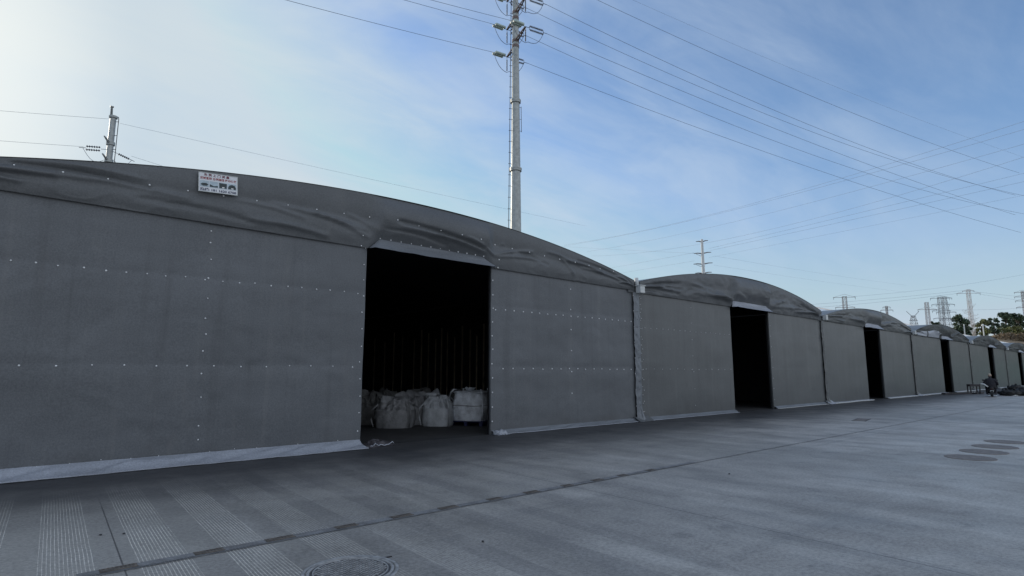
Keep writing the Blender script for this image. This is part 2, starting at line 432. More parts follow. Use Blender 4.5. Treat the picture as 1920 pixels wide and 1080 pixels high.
def arch(t, x):
    xl, xr, ze, zp = t[:4]; c = (xl+xr)/2; hw = (xr-xl)/2
    return zp-(zp-ze)*abs((x-c)/hw)**2.05
def vbot(t, x):
    return t[4]+(t[5]-t[4])*(x-t[0])/(t[1]-t[0])
def hdr(t, x):                       # how far the gable cloth is lifted over the door
    d0, d1 = t[6], t[7]; r = .30 if t is TENTS[0] else .22
    return .26*max(0.0, min(1.0, (x-d0)/r, (d1-x)/r))
F1 = [(3.73, 5.05, 5.82, 4.82, .05, .05), (5.40, 5.11, 6.13, 4.82, .045, .04), (3.3, 4.64, 4.9, 4.56, .05, .06), (4.6, 5.02, 5.9, 4.66, .04, .045),
      (2.9, 5.0, 4.4, 4.86, .035, .05), (-.3, 4.95, 1.6, 4.93, -.05, .035), (0.2, 4.86, 2.2, 4.86, .035, .07), (1.4, 4.70, 3.4, 4.60, -.04, .07), (-.4, 5.03, 1.5, 5.06, .03, .04), (-1.7, 4.62, .2, 4.86, .07, .06), (-1.7, 4.6, -.2, 4.66, .05, .05),
      (6.6, 5.14, 9.2, 4.86, -.075, .05), (6.7, 5.02, 9.1, 4.79, .05, .05), (7.6, 4.97, 9.3, 4.76, .035, .03), (6.3, 4.92, 8.0, 4.79, -.04, .03),
      (9.5, 4.74, 8.6, 5.06, .045, .035), (9.5, 4.74, 9.9, 5.10, .04, .03), (9.55, 4.74, 11.0, 5.02, .05, .04), (9.6, 4.70, 11.4, 4.80, .04, .04), (10.3, 4.95, 11.6, 4.72, -.04, .05),
      (12.2, 4.95, 12.7, 4.55, .05, .05), (12.4, 4.95, 14.0, 4.75, .05, .05), (13.1, 4.8, 15.3, 4.52, .045, .05), (12.9, 5.0, 14.8, 4.72, -.04, .05), (11.6, 5.1, 12.6, 4.9, .035, .05),
      (15.6, 4.45, 14.7, 4.72, .06, .04), (15.6, 4.45, 14.9, 4.52, .05, .03), (15.62, 4.5, 15.1, 4.78, .05, .03)]
def folds_for(i):
    if i == 0: return F1
    rr = random.Random(40+i); t = TENTS[i]; F = []
    d0, d1 = t[6], t[7]; zb = vbot(t, d0)
    for s, d in ((1, d0), (-1, d1)):
        for k in range(5):
            L = rr.uniform(1.2, 3.4); F.append((d-s*.05, zb+.2+rr.uniform(-.05, .1), d-s*L, zb+rr.uniform(.25, .75), rr.uniform(.03, .07), rr.uniform(.04, .08)))
    for s, e in ((1, t[0]), (-1, t[1])):
        ze = vbot(t, e)+.12
        for k in range(8):
            L = rr.uniform(.8, 3.2); F.append((e+s*.05, ze+rr.uniform(-.02, .1), e+s*L, ze+rr.uniform(-.05, .5), rr.choice((-1, 1))*rr.uniform(.03, .08), rr.uniform(.03, .07)))
    for k in range(10):
        x = rr.uniform(t[0]+1, t[1]-1); zt = arch(t, x); z0 = vbot(t, x)
        F.append((x, z0+.3*(zt-z0), x+rr.uniform(-1.2, 1.2), z0+rr.uniform(.1, .7)*(zt-z0), rr.uniform(-.05, .06), rr.uniform(.04, .08)))
    return F
def fold_disp(F, x, z):
    d = 0
    for x0, z0, x1, z1, a, w in F:
        dx, dz = x1-x0, z1-z0; L2 = dx*dx+dz*dz
        u = ((x-x0)*dx+(z-z0)*dz)/L2
        if u < -.2 or u > 1.2: continue
        uc = max(0.0, min(1.0, u))
        bow = .05*math.sin(PI*uc)
        ex, ez = x-(x0+dx*uc), z-(z0+dz*uc)-bow
        w *= .8
        q = (ex*ex+ez*ez)/(w*w)
        if q < 9: d += 1.25*a*math.exp(-q)*(.35+.65*math.sin(PI*min(1, max(0, .12+.76*uc))))
    return d
def val_point(i, t, F, x, v):
    zt = arch(t, x); zb = vbot(t, x)+hdr(t, x)
    z = zb+(zt-zb)*v
    h = max(.0, min(1.0, (zt-zb)/.9))
    dl = hdr(t, x)/.26
    sag = .05+.05*math.sin(PI*min(1, v/.52))*h if v < .52 else .05+.03*math.sin(PI*min(1.0, (v-.52)/.48))*h
    over = .03+.24*math.sin(PI*min(1.0, v*1.0))**1.0*h
    y = -(sag*(1-dl)+over*dl)-.045*v
    y -= fold_disp(F, x, z)*min(1, (1-v)*8)
    cr = abs(nz(x*1.7+z*1.2, z*4.2-x*.5, i*7.1+1))
    low_ = (1.0 if i else max(.12, min(1.0, 1.35-1.9*v)))
    y -= low_*((.008 if i == 0 else .014)*nz(x*1.3, z*2.6, i*7.1)+(.005 if i == 0 else .012)*nz(x*3.4+z*2, z*5.0, i*3.3)+(.016 if i == 0 else .030)*max(0.0, .16-cr)/.16*(.3+.7*max(0, nz(x*.8, z*1.5, 3.3+i)+.3)))*min(1, (1-v)*6)*(1.0 if i == 0 else 1.5)
    return Vector((x, min(y, -.03), z))
_rw = random.Random(61)
WF = []
for _k in range(46):
    _x, _z = _rw.uniform(-2, 15.6), _rw.uniform(.3, 4.3); _a = _rw.choice((-1, 1))*_rw.uniform(.15, 1.1); _L = _rw.uniform(.5, 1.8)
    WF.append((_x, _z, _x+_L*math.cos(_a), _z+_L*math.sin(_a), _rw.choice((-1, 1, 1))*_rw.uniform(.003, .008), _rw.uniform(.05, .12)))
def wall_y(i, x, z):
    y = -.022*nz(x*.55, z*.8, i*5.0)-.010*nz(x*1.6, z*2.4, 2+i)-.005*nz(x*4.2, z*5.0, 9+i)
    if i == 0: y -= fold_disp(WF, x, z)
    # cloth pulled in along the stud rows
    return y+.010*(math.exp(-((z-3.37)/.10)**2)+math.exp(-((z-1.74)/.10)**2))*(1 if i == 0 else .5)

def rivet_mesh():
    bm = bmesh.new()
    add_lathe(bm, [(.021, 0), (.019, .006), (.011, .012), (.001, .0135)], 8, Matrix.Rotation(PI/2, 4, 'X'))
    me = bpy.data.meshes.new('rivet'); bm.to_mesh(me); bm.free(); me.materials.append(RIVET)
    for p in me.polygons: p.use_smooth = True
    return me
RIV = rivet_mesh()
def rivets(root, pts, cap=96, sc=1.0):
    pts = sorted(pts, key=lambda p: (Vector(p)-CAMLOC).length)
    for p in pts[:cap]:
        o = bpy.data.objects.new('rivet', RIV); COL.objects.link(o); o.parent = root
        o.location = Vector(p)-root.location; k_ = sc*(.40 if p[2] < .2 else .76)*(.82+.3*((p[0]*37.7+p[2]*91.3) % 1)); o.scale = (k_, 1, k_)
    if len(pts) > cap:
        bm = bmesh.new()
        for p in pts[cap:]:
            b2 = bmesh.new(); b2.from_mesh(RIV)
            bmesh.ops.transform(b2, matrix=Matrix.Translation(Vector(p)-root.location) @ Matrix.Diagonal((sc, 1, sc, 1)), verts=b2.verts)
            me = bpy.data.meshes.new('tmp'); b2.to_mesh(me); b2.free(); bm.from_mesh(me); bpy.data.meshes.remove(me)
        o = obj('rivet_rows', bm, RIVET, root); o['kind'] = 'stuff'

def frange(a, b, step):
    n = max(1, int(round(abs(b-a)/step)))
    return [a+(b-a)*k/n for k in range(n+1)]

def build_tent(i):
    t = TENTS[i]; xl, xr, ze, zp, zb0, zb1, d0, d1 = t
    F = folds_for(i)
    root = thing('storage_tent', TLAB[i], 'tent', ((xl+xr)/2, 0, 0), 0, 'grey tarpaulin tents in a row')
    wm = TARP if i == 0 else TARP2
    cell = .065 if i == 0 else (.25 if i == 1 else .45)
    # front walls on either side of the doorway, cloth wrapped a hand's breadth round the jamb
    for a, b, jamb in ((xl, d0, 1), (d1, xr, 0)):
        bm = bmesh.new(); nu = int((b-a)/cell); nv = max(8, int(4.4/cell))
        def fn(u, v):
            x = a+(b-a)*u; z = v*(vbot(t, x)+.12)
            ee = .03*nz(z*.9, i*4.0+jamb) if ((u == 1 and jamb) or (u == 0 and not jamb)) else 0
            return Vector((x+ee*.4, wall_y(i, x, z)*min(1, u*12+.2, (1-u)*12+.2), z))
        g = add_grid(bm, nu, nv, fn)
        edge = g[-1] if jamb else g[0]
        prev = None
        for e0 in edge:                                       # return of the cloth into the doorway
            v0 = bm.verts.new(e0.co); v1 = bm.verts.new(v0.co+Vector((0, .06, 0)))
            if prev: bm.faces.new((prev[0], prev[1], v1, v0) if jamb else (prev[1], prev[0], v0, v1))
            prev = (v0, v1)
        part('wall_panel', bm, wm, root, True)
    # steel jambs just inside
    for x in (d0-.05, d1+.05):
        bm = bmesh.new(); add_box(bm, (x, .11, vbot(t, x)/2), (.07, .07, vbot(t, x))); part('door_post', bm, BLACK, root)
    # gable cloth
    bm = bmesh.new(); nu = int((xr-xl)/(.05 if i == 0 else .1 if i == 1 else .16)); nv = 34 if i == 0 else 22
    add_grid(bm, nu, nv, lambda u, v: val_point(i, t, F, xl+(xr-xl)*u, v))
    part('gable_cloth', bm, TARPV if i < 2 else TARPG if i == 2 else TARPG2, root, True)
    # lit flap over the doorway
    bm = bmesh.new(); r = .30 if i == 0 else .22
    def hf(u, v):
        xt = d0+r+(d1-d0-2*r)*u; xb = d0+.0+(d1-d0)*u
        pt = val_point(i, t, F, xt, 0); pb = Vector((xb, -.30, vbot(t, xb)-.01))
        p = pt.lerp(pb, v); e = 4*u*(1-u)
        p.y += .055*math.sin(PI*v)*e + (.02*nz(xt*1.8, v*2.0, i*3.0) + .014*nz(xt*5.0+v*3, v*2.0))*math.sin(PI*min(1, v*1.2+.05))
        p.z -= .015*math.sin(PI*u)*v + .010*nz(xb*2.5, 5.0+i)*v
        if u in (0.0, 1.0): p.y += .2*v
        return p
    add_grid(bm, 60 if i == 0 else 24, 10, hf)
    part('door_flap', bm, TARPM if i == 0 else TARPL, root, True)
    # barrel roof
    bm = bmesh.new()
    add_grid(bm, 64, 12, lambda u, v: Vector((xl+(xr-xl)*u, -.11+v*(DEPTH+.2), arch(t, xl+(xr-xl)*u)+.008-.05*math.sin(PI*((v*12) % 1))**2)))
    part('barrel_roof', bm, wm, root, True)
    # inside, shade put into the colours: side walls, slatted back wall, floor
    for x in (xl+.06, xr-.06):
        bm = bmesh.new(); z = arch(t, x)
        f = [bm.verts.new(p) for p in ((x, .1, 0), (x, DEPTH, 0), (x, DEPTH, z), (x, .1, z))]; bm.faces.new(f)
        part('side_wall', bm, SHADETARP, root)
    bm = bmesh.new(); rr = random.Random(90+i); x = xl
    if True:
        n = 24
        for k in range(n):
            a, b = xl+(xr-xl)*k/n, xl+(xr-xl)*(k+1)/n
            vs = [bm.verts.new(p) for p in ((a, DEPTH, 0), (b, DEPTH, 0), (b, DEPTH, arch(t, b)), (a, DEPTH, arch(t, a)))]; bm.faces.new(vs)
    part('back_wall', bm, SHADETARP, root)
    if i == 0:
        for k, yy in enumerate((18.1, 16.9, 15.9, 15.0, 13.8, 13.1, 12.45, 11.8, 11.3, 10.8, 10.2, 9.6, 9.0, 8.5, 8.0)):
            bm = bmesh.new(); hh = (3.2, 2.9, 3.4)[k % 3]; add_box(bm, (xr-.13, yy, hh/2+.3), (.05, .03+.012*(k % 3), hh)); part('wall_stud', bm, COLUMN, root)
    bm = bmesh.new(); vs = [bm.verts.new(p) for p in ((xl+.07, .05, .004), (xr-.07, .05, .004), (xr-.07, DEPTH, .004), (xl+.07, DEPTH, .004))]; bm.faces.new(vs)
    part('floor_shade_sheet', bm, FLOORM, root)
    # skirt of pale cloth lying out over the ground
    for side, (a, b) in enumerate(((xl, d0-.02), (d1+.02, xr))):
        out = .44 if (i == 0 and side == 0) else (.17 if i < 2 else .18)
        top = .15 if (i == 0 and side == 0) else (.10 if i < 2 else .05)
        bm = bmesh.new(); nu = int((b-a)/(.05 if i == 0 else .12))
        def sk(u, v):
            x = a+(b-a)*u
            o = out*(1+.12*nz(x*.7, 3.0+i+side)+.05*nz(x*3, 1.0)) if i == 0 and side == 0 else out*(1+.45*nz(x*.5, 3.0+i+side)+.12*nz(x*2.2, 1.0))
            y = -.014-o*v
            z = top*(1-v)**1.5+.012
            wr = nz(x*2.6+v*2.2, v*1.3, i+side)*.06+abs(nz(x*5.0+v*5, v*1.5, 4+i))*.065
            z += wr*math.sin(PI*min(1, v*.95+.02))*(1.0 if x < 6 and i == 0 else .6)
            return Vector((x, y, max(z, .006)))
        add_grid(bm, nu, 8, sk)
        part('ground_skirt', bm, TARPM if (i == 0 and side == 1) or i == 1 else TARPL, root, True)
        # rolled hem along its outer edge
        bm = bmesh.new(); pts = [sk(u, 1)+Vector((0, -.004, .004)) for u in [k/(nu//2) for k in range(nu//2+1)]]
        add_tube(bm, pts, .012 if i < 2 else .026, 6); part('skirt_hem', bm, PVCW if i > 1 or (i == 1 and side == 1) else TARPL, root, True)
    # studs
    P = []
    rv = random.Random(5+i)
    def wp(x, z): P.append((x+rv.uniform(-.02, .02), wall_y(i, x, z)-.004, z+rv.uniform(-.015, .015)))
    if i == 0:
        for x in frange(-.5, 5.72, .31): wp(x, 3.37)
        for x in frange(.08, 5.7, .46): wp(x, 1.74)
        for z in (4.30, 4.08, 3.75, 3.40, 3.00, 2.62, 2.32, 2.0, 1.6, 1.15, .63, .40): wp(2.68+.03*(4-z)/4, z)
        for z in frange(.35, 4.42, .37): wp(5.86, z); wp(9.63, z)
        for x in frange(9.75, 15.55, .33): wp(x, 3.28-.01*(x-9.7)/6)
        for x in frange(10.0, 15.5, .36): wp(x, 1.70)
        for z in frange(1.0, 4.1, .62): wp(12.66, z)
        for x in frange(-.4, 5.4, .42): wp(x, .165)
        for x in frange(-.9, 15.2, .62):
            zt, zb = arch(t, x), vbot(t, x)+hdr(t, x); zs = 4.90+.25*min(1, max(0, (x+.4)/6.4)) if x < 6.4 else 5.15-.04*(x-6.4)*.9
            v = (zs-zb)/(zt-zb)
            if .05 < v < .95: P.append(tuple(val_point(i, t, F, x, v)+Vector((0, -.004, 0))))
        for x in frange(d0+.3, d1-.3, .28): P.append(tuple(val_point(i, t, F, x, .015)+Vector((0, -.004, 0))))
        for x in (5.75, 9.75): P.append(tuple(val_point(i, t, F, x, .02)+Vector((0, -.004, 0)))); P.append(tuple(val_point(i, t, F, x, .2)+Vector((0, -.004, 0))))
        rivets(root, P, 98)
    elif i == 1:
        for x in frange(16.3, 21.9, .36): wp(x, 3.1)
        for x in frange(16.3, 21.9, .45): wp(x, 1.7)
        for z in frange(.4, 4.0, .62): wp(19.2, z)
        for z in frange(.3, 4.1, .34): wp(16.14, z)
        for z in frange(.4, 4.1, .45): wp(25.5, z)
        rivets(root, P, 96, .85)
    return root
TENT_ROOTS = [build_tent(i) for i in range(6)]

# two pale patches on the fourth tent's gable
t = TENTS[3]; F = folds_for(3)
for x0, x1 in ((46.9, 49.2), (49.5, 52.2)):
    bm = bmesh.new()
    def pf(u, v):
        x = x0+(x1-x0)*u; top = .52-.12*abs(u-.5)
        p = val_point(3, t, F, x, .04+top*v); p.y -= .02; return p
    add_grid(bm, 16, 6, pf)
    part('pale_patch', bm, TARPL, TENT_ROOTS[3], True)

# sleeves between the tents, each with a hopper box at its head
JL = ['pale cloth sleeve lacing the nearest tent to the second, white box on top',
      'narrow laced cloth sleeve between the second and third tents',
      'narrow laced cloth sleeve between the third and fourth tents',
      'thin laced cloth sleeve between the fourth and fifth tents',
      'thin laced cloth sleeve between the last two tents']
for k in range(5):
    a, b = TENTS[k], TENTS[k+1]; xa, xb = a[1]-.06, b[0]+.06
    if k == 0: xb -= .05; xa += .02
    zt = min(a[5], b[4]) - .02; xc = (xa+xb)/2
    root = thing('rain_sleeve', JL[k], 'downpipe sleeve', (xc, 0, 0), 0, 'laced sleeves between the tents')
    w = xb-xa
    bm = bmesh.new()
    def sf(u, v):
        z = v*zt; x = xa+w*u
        e = .03*nz(z*1.6, k*3.0+u*9)
        y = -.055-.03*math.sin(PI*u)-.035*abs(nz(x*5+z*3, z*2.2, k))-.02*nz(x*9, z*7, 3)
        y -= .10*max(0, 1-v*14)*(.5+u)
        return Vector((x+e, y, z+.01))
    add_grid(bm, 10, 90 if k == 0 else 40, sf)
    part('sleeve', bm, TARPM if k == 0 else TARP2, root, True)
    bm = bmesh.new()
    if k == 0:
        add_box(bm, (xc+.06, -.20, zt+.10), (.26, .20, .24), 0, None, .012); add_box(bm, (xc+.06, -.20, zt+.235), (.30, .24, .03), 0, None, .006)
        part('hopper_box', bm, PVCW, root)
        bm = bmesh.new(); add_tube(bm, [(xc-.02, -.12, zt+.25), (xc-.02, -.10, zt+.50)], .07, 10); part('outlet_pipe', bm, PVCW, root, True)
    else:
        add_box(bm, (xc+.05, -.22, zt+.16), (.24, .18, .26), 0, None, .012); part('hopper_box', bm, PVCW, root)
    # gusset of cloth filling the valley above
    bm = bmesh.new()
    def vf(u, v):
        x = xa-.25+(w+.5)*u; zz = zt+v*(.40 if k == 0 else .14)
        return Vector((x, -.05+.03*nz(x*4, zz*4), zz))
    add_grid(bm, 8, 5, vf); part('valley_gusset', bm, TARPV, root, True)
    # lacing
    n = 15 if k < 2 else 9
    bm = bmesh.new()
    for q in range(n):
        z = .25+q*(zt-.4)/n
        add_tube(bm, [(xa-.05, -.035, z), (xa+w*.5, -.10, z+.02), (xb+.05, -.035, z+.06)], .006, 5)
    part('lacing', bm, STEELD, root)
    if k == 0:
        rivets(root, [(xb+.04, -.06, z) for z in frange(.3, zt-.1, .27)]+[(xa-.02, -.07, z) for z in frange(.5, zt-.1, .52)], 60, .8)
    # crumpled foot
    bm = bmesh.new()
    def ff(u, v):
        x = xa-.1+(w+.45)*u; r = .22*v
        return Vector((x+.06*nz(u*3, v*3, k), -.04-r*(1.2+.5*nz(u*4, k)), max(.008, .17*(1-v)**1.2+.05*nz(u*5, v*3, 7+k)*(1-v*.6))))
    add_grid(bm, 14, 7, ff); part('foot_cloth', bm, TARPV if k == 0 else TARPL, root, True)

# crumpled cloth ends at the nearest doorway
def crumple(name, label, cx, cy, L, W, H, rot, mat, seed):
    o = thing(name, label, 'tarp bundle', (cx, cy, 0), rot)
    bm = bmesh.new()
    def f(u, v):
        x = (u-.5)*L; y = (v-.5)*W
        e = math.sin(PI*u)**.5*math.sin(PI*v)
        z = H*e*(.55+.8*abs(nz(u*3.5, v*2.5, seed)))+.05*nz(u*8, v*6, seed)*e
        return Vector((x+.05*nz(u*5, v*4, seed+2), y+.06*nz(u*5, v*4, seed+5), max(.006, z)))
    add_grid(bm, 36, 18, f); obj('crumpled_cloth', bm, mat, o, True)
    bm = bmesh.new()
    add_tube(bm, [(-L*.48+L*.96*k/14, -W*.42+.05*nz(k*.7, seed), .02+H*.75*abs(nz(k*.35, seed+1))) for k in range(15)], .012, 6)
    obj('cloth_hem', bm, TARPL, o, True)
crumple('tarpaulin_bundle', 'crumpled dark tarpaulin end on the ground at the left jamb of the nearest doorway', 6.26, -.12, .72, .40, .20, .1, STEELD, 3)
crumple('tarpaulin_bundle', 'small twisted tarpaulin corner on the ground at the nearest doorway\'s right jamb', 9.82, -.12, .42, .26, .15, -.1, TARPL, 11)

# ------------------------------------------------------------------ notice board on the gable
def text_bm(body, size, bold=0.0):
    cu = bpy.data.curves.new('lettering', 'FONT'); cu.body = body; cu.size = size; cu.align_x = 'CENTER'; cu.align_y = 'CENTER'
    cu.offset = bold; cu.resolution_u = 3
    o = bpy.data.objects.new('lettering', cu); COL.objects.link(o)
    dg = bpy.context.evaluated_depsgraph_get(); me = bpy.data.meshes.new_from_object(o.evaluated_get(dg))
    bpy.data.objects.remove(o); bm = bmesh.new(); bm.from_mesh(me); bpy.data.meshes.remove(me)
    return bm
INKR = mat_plain('red_ink', (.34, .06, .07), .5, .1); INKD = mat_plain('maroon_ink', (.16, .03, .05), .5, .1); INKB = mat_plain('navy_ink', (.05, .06, .12), .5, .1)
PHOTO1 = mat_plain('picture_sky', (.45, .55, .62), .5, .15, 8); PHOTO2 = mat_plain('picture_tent', (.035, .05, .055), .5, .3, 8)
board = thing('notice_board', 'small white board with red characters, four pictures and a phone number on the gable', 'sign', (2.69, -.16, 5.225), 0)
board.rotation_euler = (0, rad(-3.5), 0)
BW, BH = .69, .37
bm = bmesh.new(); add_box(bm, (0, 0, 0), (BW, .012, BH), 0, None, .003); obj('plate', bm, mat_plain('white_board', (.72, .74, .78), .4, .05), board)
bm = bmesh.new()
for s in (-1, 1):
    add_box(bm, (s*BW/2, -.002, 0), (.010, .018, BH+.012)); add_box(bm, (0, -.002, s*BH/2), (BW-.012, .018, .010))
obj('frame', bm, STEEL, board)
RX = Matrix.Rotation(PI/2, 4, 'X')
def line(body, x, z, w, h, mat, bold=.0):
    bm = text_bm(body, .1, bold)
    xs = [v.co.x for v in bm.verts]; ys = [v.co.y for v in bm.verts]
    sx, sy = w/(max(xs)-min(xs)), h/(max(ys)-min(ys)); cx, cy = (max(xs)+min(xs))/2, (max(ys)+min(ys))/2
    bmesh.ops.transform(bm, matrix=Matrix.Translation((x, -.0085, z)) @ RX @ Matrix.Diagonal((sx, sy, 1, 1)) @ Matrix.Translation((-cx, -cy, 0)), verts=bm.verts)
    obj('lettering', bm, mat, board)
line('免 费 上 门 测 量', -.03, .145, .45, .052, INKD, .002)
line('定制直销 仓储雨棚 移动伸缩', 0, .078, .64, .052, INKR, .002)
line('热线: 181 1620 6708', 0, -.142, .64, .058, INKB, .003)
for k in range(4):
    x = -.245+k*.163
    bm = bmesh.new(); add_box(bm, (x, -.0075, -.033), (.150, .003, .120)); pic = obj('picture', bm, PHOTO1, board)
    bm = bmesh.new()
    if k == 0:
        vs = [(-.07, -.02), (-.02, -.045), (.04, -.04), (.07, -.01), (.03, .015), (-.04, .01)]
    elif k == 1:
        vs = [(-.07, -.05), (.07, -.05), (.07, -.015), (0, -.03), (-.07, .0)]
    elif k == 2:
        vs = [(-.065, -.05), (.065, -.05), (.07, .045), (-.07, .05)]
    else:
        vs = [(-.07, -.05), (.07, -.05), (.07, -.01), (.045, .03), (0, .042), (-.045, .03), (-.07, -.01)]
    bm.faces.new([bm.verts.new((x+a, -.0102, -.033+b)) for a, b in vs]); obj('tent_image', bm, PHOTO2, pic)
    if k >= 2:
        bm = bmesh.new(); add_box(bm, (x+.005, -.0105, -.068), (.04, .0015, .022)); obj('bright_doorway', bm, PAPER, pic)

# ------------------------------------------------------------------ bulk bags inside the nearest tent
def make_bag(label, x, y, w, h, rot, mat, style, seed, base=0.0, group='bulk bags in the nearest doorway'):
    root = thing('bulk_bag', label, 'bulk bag', (x, y, base), rot, group)
    rr = random.Random(seed)
    bm = bmesh.new(); hw = w/2
    def f(u, v):
        a = 2*PI*u; n = 3.2
        ca, sa = math.cos(a), math.sin(a)
        r = (abs(ca)**n+abs(sa)**n)**(-1/n)
        z = v*h
        if style == 'full':
            prof = .86+.14*math.sin(PI*min(1, v*1.15+.12)) if v < .86 else .94*(1-((v-.86)/.14)**2.2*.92)
            z = h*(v if v < .86 else .86+.06*(v-.86)/.14+.02*nz(u*6, v*9, seed))
        else:
            body = .70
            if v < body:
                prof = .88+.13*math.sin(PI*min(1, v/body*.78+.14))
            else:
                q = (v-body)/(1-body); prof = .93-.34*q**1.3-.55*max(0, q-.82)/.18+.30*q*nz(ca*1.9, sa*1.9+2*q, seed)+.14*nz(ca*4+5*q, sa*4, seed+3)*q
            z = h*v
            if v > body:
                cn = abs(math.sin(2*a))**2.5
                ear = (0.9, .15, .35, .0) if seed == 2 else (.0, .5, .25, .75) if seed == 4 else (.35, .8, .1, .3) if seed == 3 else (.5, .2, .6, .1)
                z += h*.30*cn*ear[int(u*4) % 4]*q**.7*(1-.8*max(0, q-.85)/.15)
            if v > body: z += h*q*(.26*nz(ca*1.3, sa*1.3, seed)+.20*nz(ca*2.9, sa*2.9, seed+4)+.07*nz(ca*6, sa*6+q*3, seed+6))*(1-.5*max(0, q-.82)/.18)
        cz = (1.10-.75*abs(nz(ca*2.6+v*1.5, sa*2.6, seed+8))-.45*abs(nz(ca*5.5-v*4, sa*5.5+v*3, seed+18))) if (v > .6 and style != 'full') else 1-.05*abs(nz(ca*4, sa*4+v*2, seed+8))
        rad_ = hw*r*prof*cz*(1+.05*nz(ca*1.5, sa*1.5+v*3, seed)+(.06 if v > .6 else .02)*nz(ca*5, sa*5+v*7, seed))
        return Vector((rad_*ca, rad_*sa, max(0.0, z)))
    add_grid(bm, 84, 44, f, True)
    obj('bag_body', bm, mat, root, True)
    # tied neck or spout
    bm = bmesh.new(); zt = h*(.90 if style == 'full' else .90)
    ox = -hw*.45 if style == 'full' else rr.uniform(-.1, .1)
    def nk(u, v):
        a = 2*PI*u; k = (.13 if style == 'full' else .075)*(1-.55*math.sin(PI*min(1, v*1.3)))*(1+.45*nz(math.cos(a)*2, math.sin(a)*2+v*3, seed))
        if v > .75: k *= 1.15
        return Vector((ox+k*math.cos(a)*1.2+.10*v*nz(v*2, seed), k*math.sin(a)-.05, zt-.06+.16*v+.05*nz(a, v*4, seed)*v))
    add_grid(bm, 20, 10, nk, True); obj('tied_spout', bm, mat, root, True)
    # corner lifting straps
    for sx in (-1, 1):
        for sy in (-1, 1):
            bm = bmesh.new(); c = hw*.90
            pts = [(sx*c*.98, sy*c*.98, .04), (sx*c*1.08, sy*c*1.08, h*.3), (sx*c*1.06, sy*c*1.06, h*.62), (sx*c*.98, sy*c*.98, h*.86)]
            if style != 'full': pts = pts[:3]+[(sx*c*.8, sy*c*.8, h*(.78+.1*rr.random())), (sx*c*.45, sy*c*.62, h*(.88+.16*rr.random())), (sx*c*.25, sy*c*.75, h*.80)]
            else: pts += [(sx*c*.85, sy*c*.85, h*.95), (sx*c*.55, sy*c*.80, h*.94)]
            add_tube(bm, pts, .022, 6); obj('lifting_strap', bm, BAGW if style == 'full' else mat, root, True)
    if style == 'full':
        bm = bmesh.new()
        pts = []
        for k in range(41):
            a = 2*PI*k/40; p = f(k/40 % 1, .46); pts.append(Vector((p.x*1.012, p.y*1.012, p.z+.01*math.sin(a*3))))
        add_tube(bm, pts, .012, 5); obj('belt_seam', bm, BAGG, root, True)
    return root
make_bag('clean white full bulk bag on a blue pallet, right in the nearest doorway', 10.95, 2.66, 1.14, .98, rad(33), BAGW, 'full', 1, .15)
make_bag('grey bulk bag with a pointed open top, beside the clean white one', 10.02, 3.10, .96, .88, rad(40), BAGM, 'open', 2, .0)
make_bag('grey slumped bulk bag with a peaked neck, middle of the row in the doorway', 9.72, 3.95, .96, .90, rad(52), BAGG, 'open', 3, .0)
make_bag('wide sagging grey bulk bag with crumpled top, second from left in the doorway', 8.78, 3.55, 1.18, .84, rad(48), BAGG, 'open', 4, .0)
make_bag('dim grey bulk bag, leftmost in the nearest doorway', 8.62, 4.90, 1.0, .92, rad(45), BAGD, 'open', 5, .0)
for k, (x, y, lab) in enumerate(((9.55, 5.6, 'dark bulk bag in the back row, left of the middle gap'), (10.6, 5.1, 'dark bulk bag in the back row, right behind the middle one'), (11.9, 4.6, 'dark bulk bag in the back row, behind the clean white one'))):
    make_bag(lab, x, y, 1.0, .94, rad(30+k*17), BAGD, 'open', 20+k, 0)
pal = thing('plastic_pallet', 'dark blue pallet under the clean white bulk bag', 'pallet', (10.95, 2.66, 0), rad(33))
bm = bmesh.new()
for k in range(7): add_box(bm, (-.48+k*.16, 0, .135), (.11, 1.1, .025))
obj('deck_slats', bm, BLUEP, pal)
for s in (-1, 0, 1):
    bm = bmesh.new(); add_box(bm, (0, s*.48, .0625), (1.08, .10, .115)); obj('runner', bm, BLUEP, pal)

# ------------------------------------------------------------------ manhole and round covers
def ring(bm, r0, r1, z0, z1, n=64):
    g = []
    for r, z in ((r0, z0), (r0, z1), (r1, z1), (r1, z0)):
        g.append([bm.verts.new((r*math.cos(2*PI*k/n), r*math.sin(2*PI*k/n), z)) for k in range(n)])
    for a in range(3):
        for k in range(n): bm.faces.new((g[a][k], g[a][(k+1) % n], g[a+1][(k+1) % n], g[a+1][k]))
mh = thing('manhole', 'round cast iron manhole cover with raised tread at the bottom edge of the photo', 'manhole cover', (2.29, -7.28, 0), rad(20))
bm = bmesh.new(); ring(bm, .365, .392, 0, .010); ring(bm, .330, .352, 0, .012); obj('rim', bm, IRON, mh, True)
bm = bmesh.new(); add_lathe(bm, [(.322, .001), (.322, .007), (.30, .0075)], 64); obj('cover', bm, IROND, mh)
bm = bmesh.new()
for i in range(-8, 9):
    for j in range(-8, 9):
        x, y = i*.036, j*.036
        if math.hypot(x, y) < .285: add_box(bm, (x, y, .0105), (.029, .012, .008), (0 if (i+j) % 2 else PI/2))
obj('tread_pattern', bm, IRON, mh)
bm = bmesh.new(); ring(bm, .296, .306, .004, .013); obj('inner_ring', bm, IRON, mh, True)
bm = bmesh.new(); add_box(bm, (.425, -.03, .004), (.07, .018, .008), -.4, None, .002); obj('lifting_lug', bm, STEELD, mh)
CL = ['first and nearest of the round rusty covers in a line across the yard', 'second nearest of the round rusty covers in the yard', 'third of the round rusty covers in the yard', 'farthest of the round rusty covers, at the right edge of the photo']
